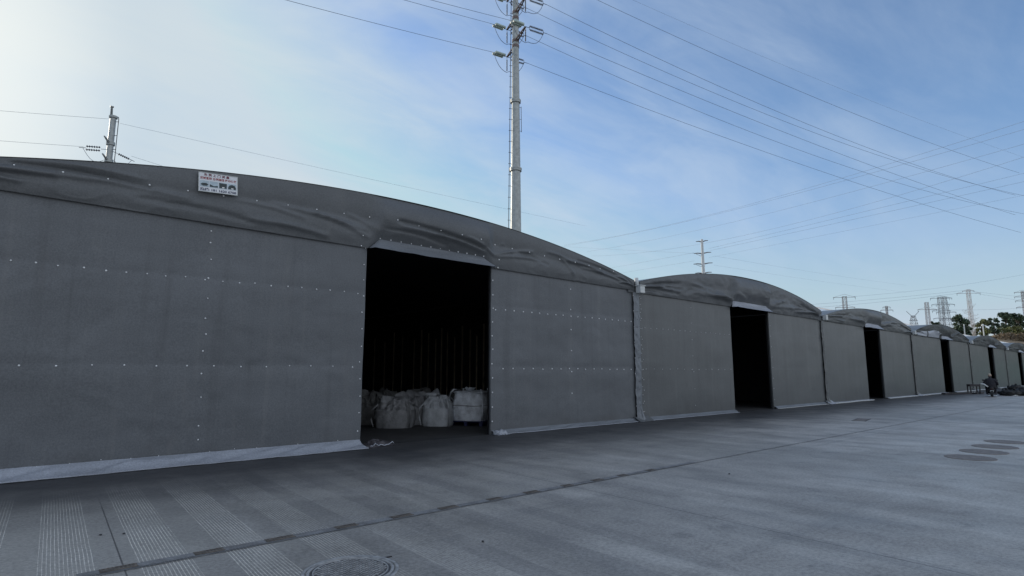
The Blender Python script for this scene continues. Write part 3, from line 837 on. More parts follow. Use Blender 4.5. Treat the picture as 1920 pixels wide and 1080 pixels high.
for k, x in enumerate((14.05, 15.27, 16.46, 17.75)):
    t = thing('inspection_cover', CL[k], 'manhole cover', (x, -9.09+.02*k, 0), k*.7, 'round rusty covers in the yard')
    bm = bmesh.new(); add_lathe(bm, [(.385, .001), (.385, .006), (.36, .0065)], 48); obj('cover', bm, RUSTY, t)
    bm = bmesh.new(); ring(bm, .386, .405, 0, .008, 48); obj('rim', bm, RUSTY, t, True)
t = thing('drain_cover', 'thin dark rectangular cover in the far part of the yard before the second tent', 'drain cover', (22.0, -4.58, 0), rad(10))
bm = bmesh.new(); add_box(bm, (0, 0, .004), (1.15, .34, .006), 0, None, .002); obj('cover', bm, RUSTY, t)
bm = bmesh.new(); add_box(bm, (0, .19, .004), (1.2, .03, .008)); add_box(bm, (0, -.19, .004), (1.2, .03, .008)); obj('rim', bm, STEELD, t)
for k, (x, y, lab) in enumerate(((.83, -4.65, 'left of two dark pebbles on the grooved band'), (1.02, -4.75, 'right of two dark pebbles on the grooved band'), (3.62, -7.35, 'dark pebble on the concrete right of the manhole'), (8.9, -7.0, 'small dark pebble in the middle of the yard'))):
    bm = bmesh.new(); bmesh.ops.create_icosphere(bm, subdivisions=2, radius=.014)
    for v in bm.verts: v.co *= 1+.35*noise.noise(v.co*40+Vector((k, 0, 0))); v.co.z = v.co.z*.6+.010
    o = obj('pebble', bm, STONE, None, True); o.location = (x, y, 0); tag(o, lab, 'pebble', 'pebbles on the yard')

# ------------------------------------------------------------------ power lines
def insul(bm, p, d, n, L, r, nseg=10):
    """string of n discs from p along d"""
    d = Vector(d).normalized(); q = d.to_track_quat('Z', 'Y').to_matrix().to_4x4()
    prof = [(.02, 0)]
    for k in range(n):
        z = L*(k+.5)/n; h = L/n
        prof += [(.035, z-h*.35), (r, z-h*.05), (r*.85, z+h*.12), (.04, z+h*.3)]
    prof.append((.02, L))
    add_lathe(bm, prof, nseg, Matrix.Translation(p) @ q)
PM = Vector((37.42, 30.98, 0)); ADIR = Vector((-.29, -.957, 0)).normalized(); WDIR = Vector((.957, -.29, 0)).normalized(); LDIR = Vector((-.97, -.10, -.17)).normalized(); RDIR = Vector((.955, -.29, -.07)).normalized()
main = thing('power_pole', 'tall grey steel power pole with slanted cross arms rising behind the nearest tent', 'power pole', PM)
def mp_r(z): return .72-.0105*z
HTOP = 49.0
bm = bmesh.new(); add_tube(bm, [PM+Vector((0, 0, z)) for z in (0, 10, 20, 30, 40, HTOP)], mp_r(0), 16, True, mp_r(HTOP)); part('pole_shaft', bm, STEEL, main, False)
for z in (8.5, 22.15, 29.6, 38.2):
    bm = bmesh.new()
    add_lathe(bm, [(mp_r(z)+.01, z-.22), (mp_r(z)+.13, z-.20), (mp_r(z)+.13, z-.03), (mp_r(z)+.15, z-.02), (mp_r(z)+.15, z+.12), (mp_r(z)+.01, z+.14)], 20, Matrix.Translation(PM)); part('flange', bm, STEEL, main)
# climbing rail on the left side of the shaft
ld = -RT
bm = bmesh.new()
add_tube(bm, [PM+ld*(mp_r(z)+.17)+Vector((0, 0, z)) for z in (6, 20, 34, 46)], .035, 6)
for k in range(34):
    z = 6+k*1.2; add_tube(bm, [PM+ld*(mp_r(z)-.03)+Vector((0, 0, z)), PM+ld*(mp_r(z)+.28)+Vector((0, 0, z))], .025, 5)
part('climbing_rail', bm, STEELD, main)
bm = bmesh.new()
add_tube(bm, [PM+RT*(mp_r(z)+.16)+Vector((0, 0, z)) for z in (26.2, 29.0)], .03, 5)
for z in (26.3, 27.6, 28.9): add_tube(bm, [PM+RT*(mp_r(z)-.03)+Vector((0, 0, z)), PM+RT*(mp_r(z)+.2)+Vector((0, 0, z))], .02, 5)
part('earth_strap', bm, STEELD, main)
ENDS = {}
NEAR = ((36.35, 'c', 'j'), (39.65, 'a', None), (43.0, 'f', None)); FAR = ((35.75, 'e', 'h'), (39.0, 'd', 'i'), (42.4, 'b', 'i3'))
def arm(sgn, z, L, rise):
    base = PM+ADIR*sgn*(mp_r(z)-.05)+Vector((0, 0, z)); tip = PM+ADIR*sgn*L+Vector((0, 0, z+rise))
    bm = bmesh.new()
    side = WDIR*.16
    for s in (-1, 1): add_tube(bm, [base+side*s, tip+side*s*.3], .10, 6, True, .06)
    for q in (.25, .5, .75):
        c = base.lerp(tip, q); add_tube(bm, [c-side*(1-.7*q), c+side*(1-.7*q)], .05, 5)
    a = part('cross_arm', bm, RUSTARM, main)
    bm = bmesh.new(); add_lathe(bm, [(mp_r(z)+.005, z-.16), (mp_r(z)+.05, z-.15), (mp_r(z)+.05, z+.15), (mp_r(z)+.005, z+.16)], 16, Matrix.Translation(PM))
    part('arm_collar', bm, RUSTARM, a)
    return tip
for sgn, L, rise, lst in ((1, 2.5, .25, NEAR), (-1, 2.3, .05, FAR)):
    for z, rk, lk in lst:
        tip = arm(sgn, z, L, rise)
        for key, dr, mat in ((rk, RDIR, PORC), (lk, LDIR, GLASSG)):
            if not key: continue
            bm = bmesh.new()
            side = Vector((0, 0, .20)) if mat is PORC else dr.cross(Vector((0, 0, 1))).normalized()*.2
            add_tube(bm, [tip, tip+dr*.45], .03, 5)
            for s in (-1, 1):
                insul(bm, tip+dr*.5+side*s, dr, 11, 1.5, .125 if mat is PORC else .17)
            add_tube(bm, [tip+dr*.45-side*1.1, tip+dr*.45+side*1.1], .03, 5); add_tube(bm, [tip+dr*2.05-side*1.1, tip+dr*2.05+side*1.1], .03, 5)
            add_tube(bm, [tip+dr*2.05, tip+dr*2.5], .03, 5)
            part('insulator_string', bm, mat, main, True)
            ENDS[key] = tip+dr*2.5
        # jumper loop and hanging post insulator
        a, b = tip+LDIR*2.1, tip+RDIR*2.1
        bm = bmesh.new(); insul(bm, tip+Vector((0, 0, -.35)), (0, 0, -1), 12, 1.3, .075); add_tube(bm, [tip, tip+Vector((0, 0, -.4))], .03, 5)
        part('post_insulator', bm, PORC, main, True)
        m_ = tip+Vector((0, 0, -1.7)); pts = []
        for k in range(13):
            q = k/12; p = a.lerp(b, q); p.z = (a.z if q < .5 else b.z)-1.75*(1-abs(2*q-1)**3.0)
            pts.append(p)
        bm = bmesh.new(); add_tube(bm, pts, .028, 5); part('jumper_wire', bm, WIRE, main, True)
def wire(name, label, A, B, sag, r, mat, group='overhead power lines'):
    A, B = Vector(A), Vector(B); n = 30; bm = bmesh.new()
    org = (A+B)/2
    pts = []
    for k in range(n+1):
        q = k/n; p = A.lerp(B, q); p.z -= 4*sag*q*(1-q); pts.append(p-org)
    add_tube(bm, pts, r, 5)
    o = obj(name, bm, mat, None, True); o.location = org; tag(o, label, 'power line', group); return o

RP = Vector((132.9, 1.9, 0))
WIRES = [
 ('a', 'overhead wire from the upper near arm of the tall pole to the right edge', ENDS['a'], (129.31, 4.39, 31.8), 2.0, .022),
 ('b', 'overhead wire from the tall pole\'s topmost far arm, just left of its twin', ENDS['b'], (134.73, 3.59, 32.52), 2.55, .022),
 ('c', 'overhead wire from the lower near arm of the tall pole to the right edge', ENDS['c'], (129.63, 4.76, 28.41), 1.0, .022),
 ('d', 'overhead wire from the lower far arm of the tall pole to the right edge', ENDS['d'], (135.03, 3.94, 29.31), 2.6, .022),
 ('e', 'lowest overhead wire leaving the tall pole to the right', ENDS['e'], (131.92, 4.65, 25.63), 1.1, .022),
 ('f', 'overhead wire entering at the top edge, right of the tall pole, falling right', ENDS['f'], (129.44, 3.55, 35.65), 1.5, .022),
 ('g', 'faint thin topmost earth wire crossing the upper right sky', (40.89, 31.85, 48.83), (132.23, 2.0, 38.22), 1.2, .015),
 ('h', 'lowest overhead wire leaving the tall pole towards the upper left', ENDS['h'], (4.93, 29.37, 28.08), .15, .02),
 ('i', 'overhead wire from the tall pole\'s far arm to the top edge on the left', ENDS['i'], (13.15, 27.17, 30.56), .05, .02),
 ('j', 'overhead wire from the tall pole\'s near arm to the top edge on the left', ENDS['j'], (15.35, 28.89, 32.62), .05, .02),
 ('k', 'uppermost of the thin wires rising to the right above the four-armed pole', (141.39, 124.72, 44.91), (100.48, -4.81, 35.33), 2.3, .03),
 ('k2', 'second highest of the thin wires rising to the right above the four-armed pole', (143.54, 126.81, 45.19), (100.59, -4.68, 34.16), 1.75, .03),
 ('l', 'third highest of the thin wires rising to the right above the four-armed pole', (140.13, 113.32, 40.48), (100.77, -4.47, 32.24), 1.55, .028),
 ('m', 'fourth highest of the thin wires rising to the right above the four-armed pole', (141.46, 112.44, 39.09), (100.91, -4.3, 30.73), 3.45, .028),
 ('n', 'wire from the second arm of the four-armed pole rising to the right', (104.15, 48.41, 26.0), (97.1, -4.35, 27.19), .05, .022),
 ('o', 'wire from the second arm of the four-armed pole, just below its twin', (101.66, 46.76, 24.95), (97.2, -4.23, 26.07), .05, .022),
 ('o2', 'wire from the third arm of the four-armed pole rising to the right', (102.52, 47.56, 23.8), (97.37, -4.04, 24.28), .05, .016),
 ('p', 'wire from the four-armed pole falling left behind the tent roof', (101.95, 50.46, 25.15), (139.45, 115.22, 33.52), .05, .024),
 ('q', 'lower wire from the four-armed pole falling left behind the tent roof', (102.18, 50.57, 23.55), (139.64, 115.45, 31.43), .05, .02),
 ('q2', 'nearly level thin wire left of the four-armed pole', (102.84, 51.01, 25.24), (138.89, 126.93, 44.54), .1, .022),
 ('r', 'upper wire from the left edge to the short pole above the tent roof', (-12.11, 60.58, 24.98), (5.1, 55.6, 26.55), .05, .018),
 ('s', 'long faint wire from the short left pole down behind the nearest tent', (6.02, 56.3, 26.6), (88.01, 66.57, 31.46), .1, .018),
 ('t', 'lower wire from the left edge to the insulator of the short pole', (-11.86, 60.87, 22.36), (3.3, 56.48, 23.45), .05, .018),
 ('u', 'lower wire from the short left pole dipping behind the tent roof', (7.25, 56.39, 23.45), (21.97, 64.72, 24.33), .05, .018),
 ('v', 'upper far wire running to the white lattice mast beside the trees', (244.58, 105.73, 28.69), (324.42, 51.42, 37.67), .55, .05),
 ('v2', 'lower far wire running to the white lattice mast beside the trees', (244.71, 105.88, 27.31), (324.51, 51.53, 36.71), .8, .05),
 ('v3', 'far wire rising from the two-post mast past the white lattice mast', (208.22, 57.59, 25.86), (327.6, 18.09, 44.54), 1.45, .035),
 ('w', 'upper far wire from the white lattice mast to the right edge', (328.51, 48.0, 37.19), (466.84, 51.19, 46.88), .05, .05),
 ('w2', 'lower far wire from the white lattice mast to the right edge', (328.95, 47.76, 36.47), (466.55, 51.87, 44.6), .05, .05),
 ('x', 'level far wire just above the trees at the right', (257.22, 49.12, 24.11), (468.25, 51.33, 39.72), .4, .055),
 ('y', 'faint wire falling from the four-armed pole to the far right', (104.28, 47.29, 24.31), (232.87, 48.77, 30.98), .3, .018),
 ('z', 'faintest wire falling from the lowest arm of the four-armed pole to the far right', (104.29, 47.62, 22.52), (233.09, 49.02, 28.6), .3, .016)]
for k_, lab, A, B, sg, r in WIRES: wire('power_line', lab, A, B, sg, r*(.90 if k_ in 'abcdefhij' else .72), WIRE if k_ in 'abcdefhijrtu' else WIREF)

# short steel pole behind the tent, left
PL = Vector((5.37, 55.81, 0))
lp = thing('power_pole', 'short grey pole top above the nearest tent roof, in the bright sky at left', 'power pole', PL)
bm = bmesh.new(); add_tube(bm, [PL, PL+Vector((0, 0, 27.0))], .34, 12, True, .27); part('pole_shaft', bm, STEEL, lp)
bm = bmesh.new(); add_lathe(bm, [(.31, 26.75), (.38, 26.8), (.38, 27.0), (.1, 27.02)], 14, Matrix.Translation(PL)); part('cap_flange', bm, STEEL, lp)
bm = bmesh.new(); add_tube(bm, [PL+RT*-.22+Vector((0, 0, 27.0)), PL+RT*.12-Hd*.5+Vector((0, 0, 27.6)), PL+RT*.18-Hd*.6+Vector((0, 0, 27.75))], .12, 6, True, .07)
add_box(bm, PL+RT*.16-Hd*.55+Vector((0, 0, 27.74)), (.3, .3, .08)); part('top_bracket', bm, STEEL, lp)
for z in (24.1, 22.3):
    bm = bmesh.new(); add_tube(bm, [PL-Hd*.2+Vector((0, 0, z)), PL-Hd*1.1+RT*.1+Vector((0, 0, z+.35))], .13, 6, True, .07)
    a = part('cross_arm', bm, STEEL, lp)
    bm = bmesh.new(); add_lathe(bm, [(.33, z-.18), (.38, z-.16), (.38, z+.16), (.33, z+.18)], 14, Matrix.Translation(PL)); part('arm_collar', bm, STEEL, a)
bm = bmesh.new(); add_tube(bm, [PL+RT*.40+Vector((0, 0, 26.9)), PL+RT*.52+Vector((0, 0, 26.9)), PL+RT*.56+Vector((0, 0, 26.7)), PL+RT*.56+Vector((0, 0, 15))], .035, 6)
for k in range(9): add_tube(bm, [PL+RT*.25+Vector((0, 0, 26.4-k*1.45)), PL+RT*.58+Vector((0, 0, 26.4-k*1.45))], .03, 5)
part('ladder_rail', bm, STEELD, lp)
for s, sx in ((-1, -1), (1, 1)):
    p0 = PL+RT*(.3*s)+Vector((0, 0, 23.5 if s < 0 else 23.3)); d = (Vector((-.95, .30, -.06)) if s < 0 else Vector((.83, .47, -.10))).normalized()
    bm = bmesh.new(); add_tube(bm, [p0, p0+d*.5], .025, 5)
    for q in ((-.17, .17) if s < 0 else (0,)): insul(bm, p0+d*.55+Vector((0, 0, q)), d, 6, 1.2, .12)
    add_tube(bm, [p0+d*1.75, p0+d*2.3], .03, 5); part('insulator_string', bm, PORC, lp, True)
    a = p0+d*2.0; b = PL+RT*(.5*s)+Vector((0, 0, 22.4)); bm = bmesh.new()
    add_tube(bm, [a.lerp(b, q/8)+Vector((0, 0, -.7*math.sin(PI*q/8))) for q in range(9)], .02, 5); part('jumper_wire', bm, WIRE, lp, True)

# four-armed pole
PA = Vector((102.05, 48.61, 0)); AA = Vector((-.26, -.96, 0)).normalized(); AB = (RT*.92-Hd*.38).normalized()
ap = thing('power_pole', 'pale slim pole with four pairs of cross arms above the second tent', 'power pole', PA)
bm = bmesh.new(); add_tube(bm, [PA, PA+Vector((0, 0, 27.6))], .62, 12, True, .24); part('pole_shaft', bm, PVCW, ap)
for z, L in ((27.3, 1.15), (24.9, 1.65), (22.75, 1.8), (20.9, 1.55)):
    bm = bmesh.new()
    for s in (-1, 1): add_tube(bm, [PA+AB*s*.2+Vector((0, 0, z-.15)), PA+AB*s*L*.6+Vector((0, 0, z-.02)), PA+AB*s*L+Vector((0, 0, z-.05))], .12, 5, True, .07)
    part('cross_arm', bm, RUSTARM, ap)
    if z < 27:
        bm = bmesh.new(); add_tube(bm, [PA-AB*L*.75+Vector((0, 0, z-.15)), PA-AB*.2+Vector((0, 0, z-.75))], .05, 5); part('arm_brace', bm, PVCW, ap)

# pole just beyond the right edge: its arms reach into the picture
rp = thing('power_pole', 'pole beyond the right edge of the photo whose dark insulators reach into the sky', 'power pole', RP)
bm = bmesh.new(); add_tube(bm, [RP, RP+Vector((0, 0, 40))], .65, 12, True, .34); part('pole_shaft', bm, STEEL, rp)
for z, key in ((31.9, 0), (28.5, 1), (25.4, 2)):
    wd = Vector((-.957, .29, .06)).normalized()
    bm = bmesh.new(); add_tube(bm, [RP+ADIR*.2+Vector((0, 0, z)), RP+ADIR*-1.4+wd*.4+Vector((0, 0, z))], .12, 6, True, .08); part('cross_arm', bm, RUSTARM, rp)
    p0 = RP+wd*.45+Vector((0, 0, z-.05))
    bm = bmesh.new(); add_tube(bm, [p0-wd*.3, p0+wd*.2], .04, 5); insul(bm, p0+wd*.2, wd, 12, 1.9, .15); part('insulator_string', bm, PORC, rp, True)
    a = p0+wd*2.1; bm = bmesh.new(); add_tube(bm, [a, a+Vector((-.1, .05, -.9)), a+Vector((-.35, .1, -1.75)), a+Vector((.8, -.2, -1.65)), p0+Vector((0, 0, -1.45))], .03, 5); part('jumper_wire', bm, WIRE, rp)

# ------------------------------------------------------------------ far lattice masts
def mast_lattice(name, label, x, y, d, H_px, w_bot, w_top, arms, mat, yaw=.6, group='lattice masts on the skyline'):
    top = at(x, y, d); base = Vector((top.x, top.y, 0)); Ht = top.z
    root = thing(name, label, 'pylon', base, 0, group)
    bm = bmesh.new(); th = max(.05, d*.00030)
    R2 = Matrix.Rotation(yaw, 3, 'Z')
    def corner(k, z):
        q = z/Ht; w = (w_bot+(w_top-w_bot)*q)/2
        return base+R2 @ Vector(((-1, 1, 1, -1)[k]*w, (-1, -1, 1, 1)[k]*w, 0))+Vector((0, 0, z))
    for k in range(4): add_tube(bm, [corner(k, 0), corner(k, Ht)], th, 4)
    part('tower_legs', bm, mat, root)
    n = 14; bm = bmesh.new()
    for q in range(n):
        z0, z1 = Ht*q/n, Ht*(q+1)/n
        for k in range(4):
            add_tube(bm, [corner(k, z0), corner((k+1) % 4, z1)], th*.6, 4); add_tube(bm, [corner((k+1) % 4, z0), corner(k, z1)], th*.6, 4); add_tube(bm, [corner(k, z1), corner((k+1) % 4, z1)], th*.6, 4)
    part('bracing', bm, mat, root)
    for fz, L in arms:
        z = Ht*fz; bm = bmesh.new(); dv = (RT*.97-Hd*.22).normalized()
        c = base+Vector((0, 0, z))
        add_tube(bm, [c-dv*L, c, c+dv*L], th*1.1, 4)
        add_tube(bm, [c-dv*L, c+Vector((0, 0, L*.3)), c+dv*L], th*.6, 4)
        a = part('cross_arm', bm, mat, root)
        for s in (-1, 1):
            bm = bmesh.new(); insul(bm, c+dv*s*L*.95, (0, 0, -1), 4, L*.12+.35, th*1.5, 6); part('insulator', bm, PORC, a)
    return root, base, Ht
mast_lattice('lattice_mast', 'two-post reddish mast above the third tent roof', 1583, 556, 190, 0, 1.4, 1.1, ((.99, 3.4), (.86, 3.0)), LATT)
mast_lattice('lattice_mast', 'small reddish mast with one cross arm, right of the third tent crown', 1662, 574, 200, 0, .7, .5, ((.94, 2.0), (.985, 1.2)), LATT)
mast_lattice('lattice_mast', 'tall narrow ladder-like mast left of the double mast', 1737, 567, 215, 0, 1.5, 1.0, ((.90, 3.2),), LATT)
mast_lattice('lattice_mast', 'left half of the tall double mast with four cross arms above the fourth tent', 1762, 557, 225, 0, 1.8, 1.3, ((.985, 3.4), (.90, 3.2), (.82, 3.2), (.72, 3.0)), LATT2)
mast_lattice('lattice_mast', 'right half of the tall double mast, its legs spread wider', 1771, 557, 232, 0, 4.6, .9, ((.985, 2.6), (.90, 3.4), (.80, 3.6), (.70, 2.6)), LATT2)
_, b6, h6 = mast_lattice('lattice_mast', 'white lattice mast with a crown of insulators standing before the trees', 1815, 543, 262, 0, 1.7, 1.2, ((.955, 4.8), (.985, 2.4)), MASTW)
mast_lattice('lattice_mast', 'mast with stacked cross arms at the right edge of the photo', 1917, 546, 355, 0, 1.6, 1.2, ((.985, 4.6), (.93, 4.8), (.88, 4.6), (.80, 4.4)), LATT)
# waisted pylon with a forked head
ro, b3, h3 = mast_lattice('lattice_pylon', 'faint distant pylon with a forked head and wide lower arms', 1712, 592, 420, 0, 14.0, 2.0, ((.56, 11.0),), LATT2)
bm = bmesh.new(); c = b3+Vector((0, 0, h3*.97))
for s in (-1, 1): add_tube(bm, [c, c+RT*s*4.6+Vector((0, 0, 4.5))], .18, 4)
add_tube(bm, [c-RT*3.2+Vector((0, 0, -2.2)), c+RT*3.2+Vector((0, 0, -2.2))], .16, 4)
part('forked_head', bm, LATT2, ro)

# ------------------------------------------------------------------ pale shed behind the tents
sh = thing('warehouse', 'long pale shed behind the tents, seen as white triangles between their roofs', 'shed', (190, 36, 0))
def col4(p): return bm.faces.new([bm.verts.new(q) for q in p])
x0, x1, y0, yr, y1 = 100, 440, 26, 40, 44
def rz(x): return 15.25-.0065*(x-140)
def ez(x): return rz(x)-4.5
bm = bmesh.new()
col4([(x0, y0, 0), (x1, y0, 0), (x1, y0, ez(x1)), (x0, y0, ez(x0))]); col4([(x0, y1, 0), (x0, yr, rz(x0)), (x0, y0, ez(x0)), (x0, y0, 0)]); col4([(x1, y0, 0), (x1, y0, ez(x1)), (x1, yr, rz(x1)), (x1, y1, 0)])
part('wall', bm, SHED, sh)
bm = bmesh.new(); col4([(x0, y0-.3, ez(x0)-.06), (x1, y0-.3, ez(x1)-.06), (x1, yr, rz(x1)), (x0, yr, rz(x0))]); col4([(x0, yr, rz(x0)), (x1, yr, rz(x1)), (x1, y1, rz(x1)-1.2), (x0, y1, rz(x0)-1.2)]); part('roof', bm, SHED, sh)
bm = bmesh.new(); add_tube(bm, [(x0, yr, rz(x0)+.05), (x1, yr, rz(x1)+.05)], .22, 6); part('ridge_cap', bm, SHEDTRIM, sh)

# ------------------------------------------------------------------ hillside, brush and trees far right
bm = bmesh.new()
def hill(u, v):
    px = 1640+u*520; d = 235+v*220
    p = at(px, 695, d)
    hgt = 24*max(0, min(1, (px-1700)/170))**1.3*math.sin(PI*min(1, .12+v*.62))
    return Vector((p.x, p.y, hgt*(1+.12*nz(u*9, v*7))-.3))
add_grid(bm, 60, 30, hill); tag(obj('hillside', bm, SOIL, None, True), kind='structure')

def add_leaf(bm, p, s, rr):
    n = Vector((rr.gauss(0, 1), rr.gauss(0, 1), rr.gauss(0, 1)+.4)).normalized(); a = n.orthogonal().normalized(); a = Matrix.Rotation(rr.uniform(0, 6.3), 3, n) @ a; b = n.cross(a)
    w = s*rr.uniform(.45, .8); l = s*rr.uniform(.8, 1.4)
    bm.faces.new([bm.verts.new(p+v) for v in (-b*l*.5, a*w*.5, b*l*.5, -a*w*.5)])
def tree(label, x, ytop, d, w, ybot, mat, n_cl, leaf, seed, bark=BARK, lean=0):
    rr = random.Random(seed); top = at(x, ytop, d); bot = at(x, ybot, d)
    base = Vector((top.x, top.y, 0)); Hc = top.z-bot.z
    # stand the trunk on the hill
    root = thing('tree', label, 'tree', base, 0, 'trees on the slope behind the tents')
    bm = bmesh.new(); zc = bot.z+Hc*.35
    add_tube(bm, [base, base+Vector((.2, .1, zc*.6)), base+Vector((0, 0, zc)), base+Vector((.3, 0, top.z-Hc*.25))], .55, 8, True, .12)
    cl = []
    for k in range(n_cl):
        a = rr.uniform(0, 2*PI); h = rr.random()
        rr_ = w*.5*(.45+.55*math.sin(PI*(.15+.72*h)))*rr.uniform(.25, 1.0)
        c = base+Vector((math.cos(a)*rr_, math.sin(a)*rr_, bot.z+Hc*(.06+.86*h)))
        cl.append((c, w*rr.uniform(.10, .19)))
    for c, r in cl[:max(5, n_cl//3)]:
        add_tube(bm, [base+Vector((0, 0, bot.z+(c.z-bot.z)*.45)), (base+Vector((0, 0, c.z))).lerp(c, .5)-Vector((0, 0, .2)), c], .16, 5, True, .04)
    part('trunk', bm, bark, root)
    bm = bmesh.new()
    for c, r in cl:
        for k in range(110):
            v = Vector((rr.gauss(0, 1), rr.gauss(0, 1), rr.gauss(0, .8)))
            v = v.normalized()*r*rr.random()**.45
            add_leaf(bm, c+v, leaf*rr.uniform(.7, 1.3), rr)
    part('crown', bm, mat, root)
tree('small dark tree top behind the double mast', 1754, 600, 240, 4.2, 632, LEAFD, 16, .55, 1)
tree('dark dense tree left of the white lattice mast', 1798, 590, 252, 8.0, 640, LEAFD, 46, .7, 2)
tree('dark low shoulder tree between the dense tree and the white mast', 1811, 600, 256, 4.6, 640, LEAFD, 24, .65, 12)
tree('olive brown tree right of the white lattice mast', 1838, 598, 273, 7.0, 645, LEAFO, 40, .7, 3)
tree('dark round-headed tree, left of the tall group at the right edge', 1861, 595, 292, 5.6, 628, LEAFD, 26, .7, 4)
tree('tall dark airy tree with sky showing through, middle of the right edge group', 1883, 585, 310, 7.6, 622, LEAFD, 36, .75, 5)
tree('tall dark round tree at the right edge of the photo', 1905, 585, 320, 7.6, 626, LEAFD, 40, .75, 6)
tree('olive bushy tree below the dark trees near the right edge', 1893, 612, 300, 11.0, 645, LEAFO, 44, .7, 7, BARKP)
tree('olive scrubby tree low at the right edge', 1915, 610, 305, 8.0, 648, LEAFO, 34, .7, 8, BARKP)
# leafless tree round the white mast
rr = random.Random(17); p = at(1826, 640, 268); base = Vector((p.x, p.y, 0))
bt = thing('bare_tree', 'leafless spindly tree growing close to the white lattice mast', 'tree', base)
bm = bmesh.new(); zt = at(1826, 562, 268).z
add_tube(bm, [base, base+Vector((0, 0, zt*.55)), base+Vector((.4, .2, zt))], .35, 6, True, .05)
part('trunk', bm, BARKP, bt)
for k in range(22):
    z = zt*(.45+.52*k/22); a = rr.uniform(0, 6.3); L = rr.uniform(2.2, 4.6)
    s = base+Vector((.2, .1, z)); e = s+Vector((math.cos(a)*L, math.sin(a)*L, rr.uniform(.4, 2.2))); bm = bmesh.new()
    add_tube(bm, [s, s.lerp(e, .5)+Vector((0, 0, -.2)), e], .08, 4, True, .03)
    for q in range(4):
        m = s.lerp(e, rr.uniform(.4, 1)); add_tube(bm, [m, m+Vector((rr.uniform(-1, 1), rr.uniform(-1, 1), rr.uniform(.2, 1.2)))], .04, 3, True, .015)
    part('branch', bm, BARKP, bt)
# undergrowth over the slope
bm = bmesh.new(); rr = random.Random(33)
for k in range(9000):
    px = rr.uniform(1842, 1990); py = rr.uniform(611, 650); d = rr.uniform(282, 300)
    if py < 625+5*nz(px*.08, 2)+max(0, (1868-px)*.8): continue
    add_leaf(bm, at(px, py, d), rr.uniform(.5, 1.3), rr)
tag(obj('undergrowth', bm, LEAFB), 'dry brown brush covering the slope behind the last tents', 'brush', kind='stuff')
# thin white posts among the trees
for x, yt, yb, d, lab in ((1807, 608, 626, 248, 'slim white post in front of the dark dense tree'), (1843, 612, 640, 262, 'white lamp post with a round head right of the white mast')):
    a, b = at(x, yt, d), at(x+1, yb, d); g_ = Vector((a.x, a.y, 0))
    t = thing('white_post', lab, 'post', g_)
    bm = bmesh.new(); add_tube(bm, [g_, a], .22, 8); part('shaft', bm, PVCW, t)
    if x > 1820:
        bm = bmesh.new(); add_lathe(bm, [(.1, -.1), (.55, .2), (.6, .5), (.4, .9), (.05, 1.1)], 10, Matrix.Translation(a)); part('lamp_head', bm, PVCW, t, True)

gf = thing('unseen_screen_fence', 'unseen green screen fence added at the far end of the yard for its reflection', 'fence', (126, -18, 0))  # unseen, added for the green it reflects onto the far tent walls
bm = bmesh.new()
add_grid(bm, 60, 3, lambda u, v: Vector((126+.06*nz(u*40, v*2), -3-32*u, .05+3.1*v)))
part('unseen_green_screen', bm, mat_plain('unseen_green_netting', (.06, .30, .20), .8, .2, 2), gf)
for k in range(12):
    bm = bmesh.new(); add_box(bm, (126.1, -3-32*k/11, 1.65), (.07, .07, 3.3)); part('unseen_fence_post', bm, STEEL, gf)
bb = thing('unseen_beige_building', 'unseen beige building added behind the unseen green screen fence for its reflection', 'building', (146, -20, 0))  # out of view, added to give the far tent walls a beige sheen
bm = bmesh.new(); add_box(bm, (146, -22, 5), (26, 44, 10)); part('wall', bm, mat_plain('unseen_beige_render', (.44, .41, .37), .85, .12, .5), bb)
bm = bmesh.new(); add_box(bm, (146, -22, 10.2), (27, 45, .4)); part('roof', bm, SHEDTRIM, bb)
for r_ in range(2):
    for k in range(8):
        bm = bmesh.new(); add_box(bm, (132.97, -4-5*k, 4.4+3.2*r_), (.08, 1.6, 1.4)); w_ = part('unseen_window', bm, PVCW, bb)
        bm = bmesh.new(); add_box(bm, (132.92, -4-5*k, 4.4+3.2*r_), (.04, 1.4, 1.2)); part('pane', bm, BLACK, w_)

# ------------------------------------------------------------------ rider on a small scooter, seen from behind
def skin_mesh(name, pts, edges, radii, mat, parent, sub=2, root=0):
    me = bpy.data.meshes.new(name); me.from_pydata([Vector(p) for p in pts], edges, []); me.update()
    o = bpy.data.objects.new(name, me); COL.objects.link(o)
    m = o.modifiers.new('s', 'SKIN'); m.use_smooth_shade = True
    sv = me.skin_vertices[0].data
    for k, r in enumerate(radii): sv[k].radius = (r, r) if not isinstance(r, tuple) else r; sv[k].use_root = (k == root)
    m2 = o.modifiers.new('d', 'SUBSURF'); m2.levels = sub
    dg = bpy.context.evaluated_depsgraph_get(); dg.update()
    nm = bpy.data.meshes.new_from_object(o.evaluated_get(dg))
    bpy.data.objects.remove(o); nm.name = name
    q = link(name, nm, None, parent, True); nm.materials.clear(); nm.materials.append(mat); return q
